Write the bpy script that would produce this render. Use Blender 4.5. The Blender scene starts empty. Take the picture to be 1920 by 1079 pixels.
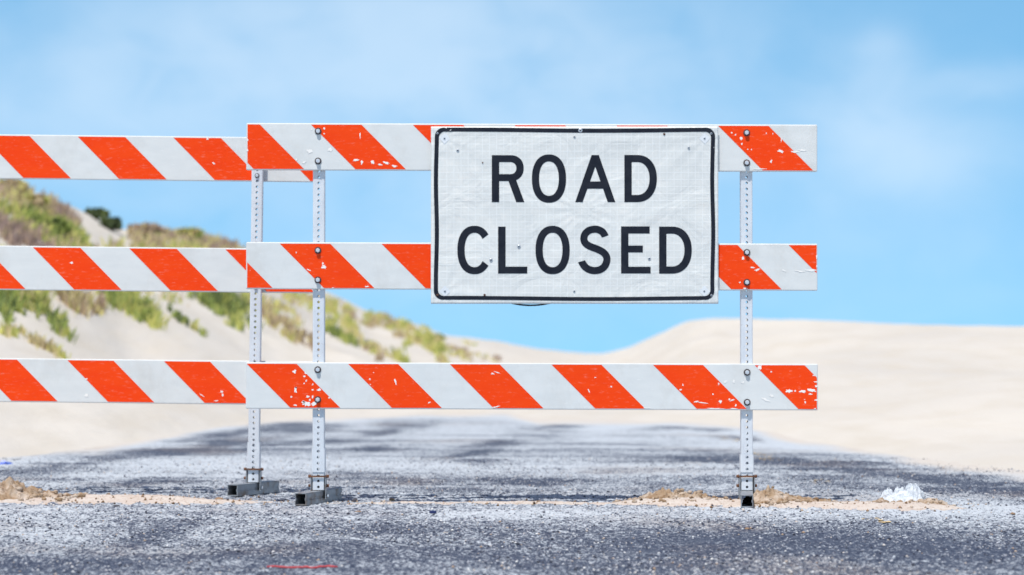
import bpy, bmesh, math, random
import numpy as np
from mathutils import Vector, Matrix
R = math.radians
random.seed(7); rng = np.random.default_rng(7)
scene = bpy.context.scene
COL = scene.collection

# ------------------------------------------------------------------ camera
F = 5280.0            # focal length in photo pixels (1920 wide)
DB = 12.0             # camera to barricade
CAMZ = 0.66
HOR = 655.0           # photo row of the horizon
cam_d = bpy.data.cameras.new("camera"); cam = bpy.data.objects.new("camera", cam_d); COL.objects.link(cam)
cam.location = (0, -DB, CAMZ)
cam.rotation_euler = (R(90) + math.atan((HOR - 539.5) / F), 0, 0)
cam_d.sensor_width = 36; cam_d.lens = F / 1920 * 36
cam_d.clip_start = 0.2; cam_d.clip_end = 9000
cam_d.dof.use_dof = True; cam_d.dof.focus_distance = 10.9; cam_d.dof.aperture_fstop = 3.4
scene.camera = cam

# ------------------------------------------------------------------ world and sun
SUN_EL, SUN_AZ = R(65), R(20)        # the sun stands behind the camera, a little to its left
w = bpy.data.worlds.new("World"); scene.world = w; w.use_nodes = True
nt = w.node_tree; N = nt.nodes; L = nt.links; N.clear()
out = N.new('ShaderNodeOutputWorld'); bg = N.new('ShaderNodeBackground'); bg.inputs[1].default_value = 0.13
sky = N.new('ShaderNodeTexSky'); sky.sky_type = 'NISHITA'; sky.sun_disc = False
sky.sun_elevation = SUN_EL; sky.sun_rotation = math.atan2(-math.sin(SUN_AZ), -math.cos(SUN_AZ))
sky.air_density = 1.0; sky.dust_density = 0.6; sky.ozone_density = 2.0
tc = N.new('ShaderNodeTexCoord')
sep = N.new('ShaderNodeSeparateXYZ'); L.new(tc.outputs['Generated'], sep.inputs[0])
def wm(op, a, b=None, c=None, clamp=False):
    n = N.new('ShaderNodeMath'); n.operation = op; n.use_clamp = clamp
    for i, v in enumerate((a, b, c)):
        if v is None: continue
        if isinstance(v, (int, float)): n.inputs[i].default_value = v
        else: L.new(v, n.inputs[i])
    return n.outputs[0]
zup = wm('MULTIPLY_ADD', wm('ABSOLUTE', sep.outputs[2]), 1.3, 0.30)
comb = N.new('ShaderNodeCombineXYZ'); L.new(sep.outputs[0], comb.inputs[0]); L.new(sep.outputs[1], comb.inputs[1]); L.new(zup, comb.inputs[2])
nrm = N.new('ShaderNodeVectorMath'); nrm.operation = 'NORMALIZE'; L.new(comb.outputs[0], nrm.inputs[0]); L.new(nrm.outputs[0], sky.inputs[0])
# thin clouds, laid out by compass direction
def wnoise(sc, det, off, stretch=(1, 1, 1.6)):
    m = N.new('ShaderNodeMapping'); m.inputs['Location'].default_value = off; m.inputs['Scale'].default_value = stretch
    L.new(tc.outputs['Generated'], m.inputs[0])
    n = N.new('ShaderNodeTexNoise'); n.inputs['Scale'].default_value = sc; n.inputs['Detail'].default_value = det
    n.inputs['Roughness'].default_value = 0.5; n.inputs['Distortion'].default_value = 0.4
    L.new(m.outputs[0], n.inputs[0]); return n.outputs[0]
def blob(px, py, rx, ry, amp):
    cx = (px - 960) / F; cz = (HOR - py) / F
    a = wm('MULTIPLY', wm('SUBTRACT', sep.outputs[0], cx), F / rx); b = wm('MULTIPLY', wm('SUBTRACT', sep.outputs[2], cz), F / ry)
    r2 = wm('ADD', wm('MULTIPLY', a, a), wm('MULTIPLY', b, b))
    return wm('MULTIPLY', wm('POWER', 2.718, wm('MULTIPLY', r2, -1.0)), amp)
cl = wnoise(11, 5, (3.1, 0.2, 1.7)); cl2 = wnoise(32, 5, (0.4, 2.2, 0.3))
mass = None
for bl in ((1010, 130, 480, 210, .40), (560, 60, 420, 130, .26), (250, 180, 340, 130, .34), (790, 140, 90, 60, .25), (1620, 225, 130, 90, .30), (1810, 160, 130, 34, .30), (1740, 300, 220, 80, .26), (1640, 90, 60, 40, .2), (560, 370, 600, 170, .10), (1700, 520, 420, 150, .10), (1000, 520, 900, 200, .10), (700, 150, 900, 260, .16)):
    o_ = blob(*bl); mass = o_ if mass is None else wm('ADD', mass, o_)
n_ = wm('ADD', wm('MULTIPLY', wm('SUBTRACT', cl, 0.32), 1.9), wm('MULTIPLY', wm('SUBTRACT', cl2, 0.5), 1.1))
elsewhere = wm('MULTIPLY', wm('GREATER_THAN', wm('ABSOLUTE', sep.outputs[0]), 0.26), 0.4)
fac = wm('MULTIPLY', wm('ADD', mass, elsewhere), wm('MAXIMUM', wm('ADD', n_, 0.45), 0.0), clamp=True)
fac = wm('MINIMUM', wm('MULTIPLY', fac, wm('SUBTRACT', 1.12, wm('MULTIPLY', fac, 0.75))), 0.55)
mix = N.new('ShaderNodeMix'); mix.data_type = 'RGBA'; L.new(fac, mix.inputs[0])
L.new(sky.outputs[0], mix.inputs[6]); mix.inputs[7].default_value = (6.0, 4.25, 4.85, 1)
gm = N.new('ShaderNodeMix'); gm.data_type = 'RGBA'; gm.blend_type = 'MULTIPLY'; gm.inputs[0].default_value = 1
L.new(mix.outputs[2], gm.inputs[6]); low = wm('SUBTRACT', 1.0, wm('DIVIDE', wm('SUBTRACT', wm('ABSOLUTE', sep.outputs[2]), 0.16), 0.35), clamp=True)
tm = N.new('ShaderNodeMix'); tm.data_type = 'RGBA'; L.new(low, tm.inputs[0]); tm.inputs[6].default_value = (.55, .62, .66, 1); tm.inputs[7].default_value = (1.18, 1.80, 1.70, 1)
L.new(tm.outputs[2], gm.inputs[7])
L.new(gm.outputs[2], bg.inputs[0]); L.new(bg.outputs[0], out.inputs[0])
sd = bpy.data.lights.new("sun", 'SUN'); sd.energy = 4.2; sd.angle = R(0.5); sd.color = (1, 0.955, 0.90)
so = bpy.data.objects.new("sun", sd); COL.objects.link(so)
tosun = Vector((-math.sin(SUN_AZ) * math.cos(SUN_EL), -math.cos(SUN_AZ) * math.cos(SUN_EL), math.sin(SUN_EL)))
so.rotation_euler = tosun.to_track_quat('Z', 'Y').to_euler(); so.location = (-6, -20, 30)
scene.view_settings.view_transform = 'Standard'; scene.view_settings.look = 'None'
scene.view_settings.exposure = 0.1; scene.view_settings.gamma = 1
scene.render.engine = 'CYCLES'
scene.cycles.max_bounces = 6

# ------------------------------------------------------------------ helpers
def P(px, py):                       # photo pixel on the barricade's plane -> x, z in metres
    return (px - 960) / 440.0, CAMZ + (HOR - py) / 440.0
def G(px, py, z=0.0):                # photo pixel on level ground -> X, Y
    D = (CAMZ - z) * F / (py - HOR); return (px - 960) / F * D, D - DB

def _h(ix, iy, s):
    n = (ix.astype(np.int64) * 374761393 + iy.astype(np.int64) * 668265263 + s * 1274126177) & 0xFFFFFFFF
    n = ((n ^ (n >> 13)) * 1274126177) & 0xFFFFFFFF
    return ((n ^ (n >> 16)) & 0xFFFF) / 65535.0
def vn(x, y, s=0):
    x = np.asarray(x, float); y = np.asarray(y, float)
    xi = np.floor(x); yi = np.floor(y); fx = x - xi; fy = y - yi
    fx = fx * fx * fx * (fx * (fx * 6 - 15) + 10); fy = fy * fy * fy * (fy * (fy * 6 - 15) + 10)
    xi = xi.astype(np.int64); yi = yi.astype(np.int64)
    a = _h(xi, yi, s); b = _h(xi + 1, yi, s); c = _h(xi, yi + 1, s); d = _h(xi + 1, yi + 1, s)
    return (a * (1 - fx) + b * fx) * (1 - fy) + (c * (1 - fx) + d * fx) * fy
def fbm(x, y, s=0, o=4, g=0.5):
    t = 0; a = 1; n = 0
    for k in range(o):
        t = t + a * vn(x * 2 ** k + 17.3 * k, y * 2 ** k - 9.1 * k, s + k); n += a; a *= g
    return t / n * 2 - 1             # -1..1
def sstep(e0, e1, v):
    t = np.clip((v - e0) / (e1 - e0), 0, 1); return t * t * (3 - 2 * t)

def link(o, parent=None):
    COL.objects.link(o)
    if parent is not None: o.parent = parent
    return o
def tag(o, label=None, cat=None, group=None, kind=None):
    if label: o['label'] = label
    if cat: o['category'] = cat
    if group: o['group'] = group
    if kind: o['kind'] = kind
    return o
def empty(name, loc=(0, 0, 0)):
    o = bpy.data.objects.new(name, None); o.location = loc; o.empty_display_size = 0.1; return link(o)
def mesh_np(name, verts, faces, mats, parent=None, smooth=False, attrs=None, midx=None):
    """verts (n,3) array, faces (m,k) int array (all the same size)"""
    verts = np.asarray(verts, np.float32); faces = np.asarray(faces, np.int32)
    me = bpy.data.meshes.new(name); m, k = faces.shape
    me.vertices.add(len(verts)); me.vertices.foreach_set('co', verts.ravel())
    me.loops.add(m * k); me.loops.foreach_set('vertex_index', faces.ravel())
    me.polygons.add(m); me.polygons.foreach_set('loop_start', np.arange(0, m * k, k, dtype=np.int32))
    if smooth: me.polygons.foreach_set('use_smooth', np.ones(m, bool))
    for x in (mats if isinstance(mats, (list, tuple)) else [mats]): me.materials.append(x)
    if midx is not None: me.polygons.foreach_set('material_index', np.asarray(midx, np.int32))
    me.update(calc_edges=True)
    for nm, arr in (attrs or {}).items():
        a = me.attributes.new(nm, 'FLOAT', 'POINT'); a.data.foreach_set('value', np.asarray(arr, np.float32).ravel())
    me.validate()
    return link(bpy.data.objects.new(name, me), parent)
class MB:
    def __init__(s): s.v = []; s.f = []; s.m = []
    def add(s, vs, fs, mi=0):
        b = len(s.v); s.v += [tuple(v) for v in vs]; s.f += [[i + b for i in f] for f in fs]; s.m += [mi] * len(fs); return s
    def box(s, x0, x1, y0, y1, z0, z1, mi=0, b=0.0):
        if b:
            # chamfered box
            bm = bmesh.new(); bmesh.ops.create_cube(bm, size=1)
            for v in bm.verts: v.co = Vector(((x0 + x1) / 2 + v.co.x * (x1 - x0), (y0 + y1) / 2 + v.co.y * (y1 - y0), (z0 + z1) / 2 + v.co.z * (z1 - z0)))
            bmesh.ops.bevel(bm, geom=bm.edges[:], offset=b, segments=2, affect='EDGES')
            s.bm(bm, mi); return s
        vs = [(x, y, z) for x in (x0, x1) for y in (y0, y1) for z in (z0, z1)]
        s.add(vs, [(0, 1, 3, 2), (4, 6, 7, 5), (0, 4, 5, 1), (2, 3, 7, 6), (0, 2, 6, 4), (1, 5, 7, 3)], mi); return s
    def bm(s, bm, mi=0):
        bm.verts.index_update(); s.add([v.co.copy() for v in bm.verts], [[v.index for v in f.verts] for f in bm.faces], mi); bm.free(); return s
    def cyl(s, c, axis, r, h, n=16, mi=0, r2=None):
        """cylinder from c along axis (unit vector) by h"""
        ax = Vector(axis).normalized(); q = ax.to_track_quat('Z', 'Y'); r2 = r if r2 is None else r2
        vs = []
        for k, (rr, hh) in enumerate(((r, 0), (r2, h))):
            for i in range(n):
                a = 2 * math.pi * (i + .5) / n; vs.append(Vector(c) + q @ Vector((rr * math.cos(a), rr * math.sin(a), hh)))
        fs = [(i, (i + 1) % n, n + (i + 1) % n, n + i) for i in range(n)] + [list(range(n))[::-1], list(range(n, 2 * n))]
        s.add(vs, fs, mi); return s
    def tube(s, pts, r, n=8, mi=0):
        pts = [Vector(p) for p in pts]; b = len(s.v); vs = []; fs = []
        rs = r if isinstance(r, (list, tuple)) else [r] * len(pts)
        for i, p in enumerate(pts):
            d = (pts[min(i + 1, len(pts) - 1)] - pts[max(i - 1, 0)]).normalized(); q = d.to_track_quat('Z', 'Y')
            for k in range(n):
                a = 2 * math.pi * k / n; vs.append(p + q @ Vector((rs[i] * math.cos(a), rs[i] * math.sin(a), 0)))
        for i in range(len(pts) - 1):
            for k in range(n): fs.append((i * n + k, i * n + (k + 1) % n, (i + 1) * n + (k + 1) % n, (i + 1) * n + k))
        fs += [list(range(n))[::-1], [(len(pts) - 1) * n + k for k in range(n)]]
        s.add(vs, fs, mi); return s
    def build(s, name, mats, parent=None, smooth=False):
        me = bpy.data.meshes.new(name); me.from_pydata([tuple(v) for v in s.v], [], s.f)
        for x in (mats if isinstance(mats, (list, tuple)) else [mats]): me.materials.append(x)
        me.polygons.foreach_set('material_index', s.m)
        if smooth: me.polygons.foreach_set('use_smooth', [True] * len(me.polygons))
        me.update()
        return link(bpy.data.objects.new(name, me), parent)

# ------------------------------------------------------------------ materials
class Mat:
    def __init__(s, name, base=(.5, .5, .5), rough=.6, metal=0, spec=.5):
        s.m = bpy.data.materials.new(name); s.m.use_nodes = True; s.t = s.m.node_tree; s.b = s.t.nodes['Principled BSDF']
        s.b.inputs['Base Color'].default_value = (*base, 1); s.b.inputs['Roughness'].default_value = rough
        s.b.inputs['Metallic'].default_value = metal; s.b.inputs['Specular IOR Level'].default_value = spec
        s.c = s.t.nodes.new('ShaderNodeTexCoord')
    def L(s, a, b): s.t.links.new(a, b)
    def noise(s, sc, det=4, stretch=(1, 1, 1), rough=.5, loc=(0, 0, 0), dist=0):
        mp = s.t.nodes.new('ShaderNodeMapping'); mp.inputs['Scale'].default_value = stretch; mp.inputs['Location'].default_value = loc
        s.L(s.c.outputs['Object'], mp.inputs[0])
        n = s.t.nodes.new('ShaderNodeTexNoise'); n.inputs['Scale'].default_value = sc; n.inputs['Detail'].default_value = det
        n.inputs['Roughness'].default_value = rough; n.inputs['Distortion'].default_value = dist; s.L(mp.outputs[0], n.inputs[0]); return n.outputs[0]
    def math(s, op, a, b=None, c=None, clamp=False):
        n = s.t.nodes.new('ShaderNodeMath'); n.operation = op; n.use_clamp = clamp
        for i, v in enumerate((a, b, c)):
            if v is None: continue
            if isinstance(v, (int, float)): n.inputs[i].default_value = v
            else: s.L(v, n.inputs[i])
        return n.outputs[0]
    def ramp(s, v, stops):
        n = s.t.nodes.new('ShaderNodeValToRGB'); e = n.color_ramp.elements
        while len(e) < len(stops): e.new(0.5)
        for i, (p, c) in enumerate(stops):
            e[i].position = p; e[i].color = (c, c, c, 1) if isinstance(c, (int, float)) else (*c, 1)
        s.L(v, n.inputs[0]); return n.outputs[0]
    def mix(s, f, a, b, blend='MIX'):
        n = s.t.nodes.new('ShaderNodeMix'); n.data_type = 'RGBA'; n.blend_type = blend
        for i, v in ((0, f), (6, a), (7, b)):
            if isinstance(v, (int, float)): n.inputs[i].default_value = v
            elif isinstance(v, tuple): n.inputs[i].default_value = (*v, 1)
            else: s.L(v, n.inputs[i])
        return n.outputs[2]
    def attr(s, name):
        n = s.t.nodes.new('ShaderNodeAttribute'); n.attribute_name = name; return n.outputs['Fac']
    def bump(s, h, dist=.002, strength=1, nrm=None):
        n = s.t.nodes.new('ShaderNodeBump'); n.inputs['Distance'].default_value = dist; n.inputs['Strength'].default_value = strength
        s.L(h, n.inputs['Height'])
        if nrm is not None: s.L(nrm, n.inputs['Normal'])
        return n.outputs[0]
    def color(s, c): s.L(c, s.b.inputs['Base Color']); return s
    def normal(s, c): s.L(c, s.b.inputs['Normal']); return s

# white reflective sheeting of the boards
m_white = Mat('board_white', rough=.5, spec=.35)
_n = m_white.noise(9, 5, (1, 1, 3)); _s = m_white.noise(60, 4, (.35, 1, 1.6))
_c = m_white.mix(m_white.ramp(_n, [(.35, 0), (.75, 1)]), (.71, .725, .71), (.66, .68, .67))
_c = m_white.mix(m_white.ramp(_s, [(.66, 0), (.74, .45)]), _c, (.84, .84, .82))
_g = m_white.noise(5, 6, (1, 1, .6), rough=.7, loc=(5, 1, 3)); _c = m_white.mix(m_white.ramp(_g, [(.50, 0), (.70, .4)]), _c, (.52, .50, .46))
m_white.color(_c).normal(m_white.bump(m_white.noise(14, 3), .0012))
m_orange = Mat('board_orange', rough=.5, spec=.12)
_n = m_orange.noise(7, 5, (1, 1, 4)); _s = m_orange.noise(120, 5, (.25, 1, 1.0), rough=.6); _k = m_orange.noise(38, 6, (1, 1, 1), rough=.65, loc=(3, 0, 2)); _z = m_orange.noise(3, 2)
_c = m_orange.mix(_n, (.86, .045, .004), (.93, .075, .006))
_c = m_orange.mix(m_orange.ramp(_s, [(.57, 0), (.72, .26)]), _c, (.9, .45, .35))
_chip = m_orange.math('MULTIPLY', m_orange.ramp(_k, [(.715, 0), (.725, 1)]), m_orange.ramp(_z, [(.50, 0), (.60, 1)]))
_c = m_orange.mix(_chip, _c, (.86, .84, .80))
m_orange.color(_c).normal(m_orange.bump(m_orange.noise(14, 3), .0012))
m_chip = Mat('worn_white', (.88, .86, .82), .7)
m_hole = Mat('dark_hole', (.02, .018, .02), .9)
m_post = Mat('galvanised_post', rough=.55, metal=0.15)
_n = m_post.noise(22, 5, (1, 1, .5)); _r = m_post.noise(70, 5, rough=.7, loc=(1, 4, 2))
_c = m_post.mix(m_post.ramp(_n, [(.3, 0), (.7, 1)]), (.74, .77, .80), (.62, .65, .69))
_c = m_post.mix(m_post.ramp(_r, [(.62, 0), (.72, .6)]), _c, (.30, .27, .25))
m_post.color(_c)
m_steel = Mat('foot_steel', rough=.55, metal=.4)
_n = m_steel.noise(30, 5); _r = m_steel.noise(11, 6, rough=.7)
_c = m_steel.mix(_n, (.22, .24, .26), (.38, .41, .44)); _c = m_steel.mix(m_steel.ramp(_r, [(.50, 0), (.66, .8)]), _c, (.17, .11, .07))
m_steel.color(_c).normal(m_steel.bump(_n, .001))
m_rust = Mat('rusty_steel', rough=.85)
_n = m_rust.noise(90, 6, rough=.7); m_rust.color(m_rust.mix(m_rust.ramp(_n, [(.3, 0), (.7, 1)]), (.045, .022, .016), (.24, .105, .05))).normal(m_rust.bump(_n, .002))
m_bolt = Mat('bolt_zinc', (.62, .66, .70), .4, .35)
m_washer = Mat('washer_dark', (.07, .055, .055), .6, .5)

# ------------------------------------------------------------------ terrain
FOOT = np.array([(-1400, 975), (-400, 903), (-200, 880), (0, 860), (80, 852), (180, 842), (300, 822), (420, 800), (520, 789), (640, 786), (780, 776), (950, 776), (1010, 789), (1300, 795), (1400, 804), (1500, 830), (1620, 848), (1720, 862), (1920, 888), (2300, 917), (3200, 985)], float)
_fu = (FOOT[:, 0] - 960) / F; _fd = CAMZ * F / (FOOT[:, 1] - HOR)
RIDGE = np.array([(-2600, 205, 30), (-900, 215, 33), (-300, 255, 37), (0, 340, 42), (90, 372, 44), (160, 398, 46), (235, 432, 49), (330, 432, 51), (400, 444, 53), (470, 470, 56), (560, 528, 60), (640, 562, 63), (700, 592, 66), (770, 606, 69), (840, 630, 73), (930, 640, 79), (1010, 655, 86), (1080, 662, 94), (1130, 664, 98), (1180, 652, 92), (1235, 626, 82), (1290, 603, 72), (1340, 598, 66), (1500, 601, 57), (1700, 608, 50), (1920, 613, 45), (2400, 618, 40), (4200, 610, 36)], float)
_ru = (RIDGE[:, 0] - 960) / F; _rz = CAMZ + (HOR - RIDGE[:, 1]) * RIDGE[:, 2] / F
_uu = np.linspace(-.9, .9, 3601)
def _sm(a, w):
    k = np.hanning(w); k /= k.sum(); return np.convolve(np.pad(a, w // 2, mode='edge'), k, mode='valid')[:len(a)]
_FD = _sm(np.interp(_uu, _fu, _fd), 9); _RD = _sm(np.interp(_uu, _ru, RIDGE[:, 2]), 17); _RZ = _sm(np.interp(_uu, _ru, _rz), 13)
def foot_rd(X, Y):
    """distance of the sand's edge over the road, seen in the direction of X, Y"""
    D = np.maximum(Y + DB, 0.05); u = X / D
    f = np.interp(u, _uu, _FD); f = np.where(u < _fu[0], 3.9 / np.maximum(-u, 1e-6), f); f = np.where(u > _fu[-1], 3.7 / np.maximum(u, 1e-6), f)
    return D, u, f
def terrain(X, Y):
    D, u, f = foot_rd(X, Y)
    f = f * (1 + .022 * fbm(X * .9, Y * .25, 31, 3))
    uc = np.clip(u, -.5, .5)
    rd = np.maximum(np.interp(uc, _uu, _RD), f * 1.4); rz = np.interp(uc, _uu, _RZ)
    t = (D - f) / np.maximum(rd - f, .5)
    tt = np.clip(t, 0, 1)
    left = sstep(.02, -.03, u)
    prof = (tt ** 1.12) * left + (0.75 * tt + .25 * sstep(0, 1, tt)) * (1 - left)
    z = -.03 + .03 * sstep(-.03, .05, t) * 1.3 + rz * prof
    up = sstep(.03, .25, tt) * (1 - sstep(.8, 1.0, tt) * .85)
    bump = (.16 * fbm(X * .33 + 5, Y * .16, 3, 3) + (.12 - .05 * left) * fbm(X * .7, Y * .3, 9, 4)) * (1 + left * .8)
    z = z + bump * up * np.clip(rz / 1.5, .25, 1)
    ov = np.maximum(D - rd, 0)
    z = z - np.minimum(ov * ov * .012, 1.0) - 10 * sstep(3, 260, ov)
    z = np.where(Y < -DB + .5, -.03, z)
    return z
def coords(segs):
    a = [segs[0][0]]
    for (x0, x1, st) in segs:
        n = max(1, int(round((x1 - x0) / st))); a += list(np.linspace(x0, x1, n + 1)[1:])
    return np.array(a)
def grid(name, xs, ys, zf, mat, attrs=None, parent=None, smooth=True):
    X, Y = np.meshgrid(xs, ys); Z = zf(X, Y); nx, ny = len(xs), len(ys)
    V = np.stack([X, Y, Z], -1).reshape(-1, 3)
    i = (np.arange(ny - 1)[:, None] * nx + np.arange(nx - 1)[None, :]).ravel()
    Fc = np.stack([i, i + 1, i + nx + 1, i + nx], -1)
    at = {k: fn(X, Y) for k, fn in (attrs or {}).items()}
    return mesh_np(name, V, Fc, mat, parent, smooth, at)

m_sand = Mat('dune_sand', rough=.9, spec=.15)
_a = m_sand.noise(.35, 5, (1, .5, 1)); _b = m_sand.noise(2.2, 5, (1, .35, 1)); _g = m_sand.noise(60, 3)
_c = m_sand.mix(m_sand.ramp(_a, [(.3, 0), (.7, 1)]), (.645, .605, .54), (.55, .52, .475))
_c = m_sand.mix(m_sand.ramp(_b, [(.42, 0), (.72, .6)]), _c, (.54, .49, .41))
m_sand.color(_c)
_rp = m_sand.noise(1.5, 4, (1, .4, 1)); m_sand.normal(m_sand.bump(_g, .01, .5, m_sand.bump(_rp, .12, .6)))
xs = coords([(-2500, -400, 300), (-400, -60, 34), (-60, -22, 2), (-22, -12, .4), (-12, 7, .16), (7, 16, .4), (16, 60, 2), (60, 400, 34), (400, 2500, 300)])
ys = coords([(-600, -40, 80), (-40, -4, 3), (-4, 12, .25), (12, 26, .3), (26, 92, .45), (92, 130, 1.5), (130, 400, 18), (400, 3000, 260)])
ground = grid('ground', xs, ys, terrain, m_sand.m); tag(ground, 'pale windblown dune sand rising on both sides of the road', kind='structure')

# ------------------------------------------------------------------ road
def roadz(X, Y):
    z = .0035 * fbm(X * 3.1, Y * 1.1, 51, 3) + .006 * fbm(X * .7, Y * .5, 55, 2)
    near = sstep(9, 4, Y)
    z = z + near * (.0078 * fbm(X * 42, Y * 20, 61, 2, .6) + .0028 * np.maximum(fbm(X * 16, Y * 9, 66, 2), 0))
    return z
DARK = [(1330, 1045, 150, 12, 0, .5), (640, 1020, 90, 8, 0, .45), (1640, 985, 120, 8, 0, .5), (420, 1040, 110, 9, -6, .5), (980, 1020, 110, 7, 0, .4),  # photo px, py, rx, ry, tilt, depth : bare asphalt showing through the blown sand
 (1500, 1020, 420, 36, 0, .8), (1250, 1005, 260, 22, 0, .45), (1760, 1040, 260, 40, 0, .7), (120, 1062, 240, 22, 0, .8), (300, 1000, 90, 14, -18, .6),
 (760, 1040, 260, 20, 0, .45), (720, 990, 120, 8, 0, .4), (1050, 985, 160, 8, 0, .3), (560, 1072, 420, 14, 0, .45), (1150, 1065, 300, 16, 0, .5),
 (250, 905, 130, 7, -6, .5), (60, 885, 160, 10, -3, .7), (190, 862, 190, 10, -8, .65), (350, 842, 170, 9, -8, .7), (420, 812, 120, 11, -6, .75), (560, 800, 120, 9, 0, .85), (520, 835, 160, 9, -4, .55),
 (720, 806, 60, 8, -12, .7), (850, 771, 90, 5, 0, .8), (760, 797, 60, 8, 0, .6), (700, 842, 40, 4, 0, .6), (900, 868, 50, 4, 0, .5), (930, 833, 70, 6, -6, .65), (1040, 803, 60, 8, 0, .75), (1010, 818, 80, 7, 0, .4), (880, 850, 60, 6, -8, .6),
 (1240, 804, 60, 6, 0, .8), (1330, 806, 50, 5, 0, .6), (1320, 858, 110, 9, 0, .7), (1480, 868, 110, 8, 3, .8), (1600, 884, 160, 9, 4, .7), (1760, 900, 160, 9, 5, .75), (1870, 920, 120, 10, 4, .6), (1690, 915, 200, 8, 2, .5),
 (990, 905, 75, 9, 0, .75), (850, 915, 60, 6, 0, .5), (690, 895, 90, 7, 0, .5), (1290, 905, 90, 6, 0, .45), (1560, 903, 80, 9, 4, .45), (1900, 1000, 100, 10, 0, .3), (1400, 825, 60, 4, 4, .5)]
def dustf(X, Y):
    D = np.maximum(Y + DB, .5); px = 960 + X / D * F; py = HOR + CAMZ * F / D
    Yw = Y + .5 * fbm(X * .8, Y * .5, 77, 2)
    n1 = fbm(X * 1.1 + .45 * Yw, Yw * .55, 71, 4); n2 = fbm(X * 4.5 + 1.2 * Yw, Yw * 1.6, 81, 3, .6)
    far = sstep(-1.5, 6, Y)
    d = .57 + .08 * far + .26 * n1 + .15 * n2
    wx = px + 26 * fbm(px / 60, py / 8, 91, 3); wy = py + 7 * fbm(px / 70, py / 12, 95, 3)
    dk = np.zeros_like(d)
    for (cx, cy, rx, ry, tl, a) in DARK:
        c, s = math.cos(R(tl)), math.sin(R(tl)); ax = wx - cx; ay = wy - cy
        ux = (ax * c + ay * s) / rx; uy = (-ax * s + ay * c) / ry
        dk = np.maximum(dk, a * np.exp(-(ux * ux + uy * uy) ** 1.3))
    inview = sstep(-5.0, -3.9, Y) * sstep(17.5, 15, Y)
    n3 = fbm(X * .5 + .25 * Y, Y * 1.25, 111, 4, .6); n4 = fbm(X * 1.6, Y * 4.2, 115, 3, .6)
    d = d + .20 * far + .26 * n3 + .15 * n4 - (.72 + .28 * far) * dk * (1 + .35 * n4) * inview
    n5 = fbm(X * .55 - .3 * Y, Y * 2.6, 141, 4, .6); d = d + .16 * sstep(.0, -.4, n5) * sstep(.3, 2.0, Y) - .36 * sstep(.05, .45, n5) * sstep(.3, 2.0, Y) * sstep(13.5, 9, Y) - .17 * sstep(-1.3, -2.6, Y)
    d = d + .22 * np.exp(-((Y + .55 + .2 * n1) / .55) ** 2)       # the lighter strip in front of the barricade
    Dd, u, f = foot_rd(X, Y)
    d = d + .55 * sstep(f - np.clip(f * .11, .6, 2.6), f + .2, Dd + .7 * n2 + 1.1 * n1)
    return np.clip(d, 0, 1.2)
def edgef(X, Y):
    Dd, u, f = foot_rd(X, Y); return sstep(f - np.clip(f * .07, .5, 1.8), f + .3, Dd + 1.1 * fbm(X * 1.3, Y * .55, 119, 4))
m_road = Mat('asphalt', rough=.85, spec=.25)
d = m_road.attr('dust')
fa = m_road.noise(75, 4, (1, .42, 1), rough=.7); fb = m_road.noise(17, 4, (1, .5, 1), rough=.6, loc=(4, 2, 0)); fc = m_road.noise(190, 2, (1, .3, 1), rough=.6)
grain = m_road.math('ADD', m_road.math('MULTIPLY', m_road.math('SUBTRACT', fa, .5), 3.0), m_road.math('MULTIPLY', m_road.math('SUBTRACT', fb, .5), 1.5))
grain = m_road.math('ADD', grain, m_road.math('MULTIPLY', m_road.math('SUBTRACT', fc, .5), 1.6))
f = m_road.math('ADD', d, grain)
fr = m_road.ramp(f, [(.14, 0), (.42, .30), (.90, 1)])
asp = m_road.mix(m_road.ramp(fa, [(.35, 0), (.7, 1)]), (.026, .036, .066), (.10, .122, .172))
c = m_road.mix(fr, asp, (.50, .545, .59))
c = m_road.mix(m_road.ramp(m_road.attr('edge'), [(.1, 0), (.9, 1)]), c, (.58, .535, .48))
brn = m_road.noise(1.1, 3, (1, .6, 1), loc=(7, 1, 0))
c = m_road.mix(m_road.math('MULTIPLY', m_road.ramp(brn, [(.56, 0), (.68, .5)]), m_road.ramp(fa, [(.45, 0), (.6, 1)])), c, (.27, .20, .15))
m_road.color(c).normal(m_road.bump(m_road.noise(130, 3, (1, .6, 1), rough=.7), .004, .7))
xs = coords([(-7, -3.2, .2), (-3.2, -2.4, .05), (-2.4, 2.4, .0115), (2.4, 3.2, .05), (3.2, 7, .2)])
ys = coords([(-40, -6, 2), (-6, -4.2, .15), (-4.2, 1.5, .017), (1.5, 5, .04), (5, 20, .12)])
road = grid('road', xs, ys, roadz, m_road.m, {'dust': dustf, 'edge': edgef}); tag(road, 'dusty asphalt road half covered by blown sand', kind='structure')

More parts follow.
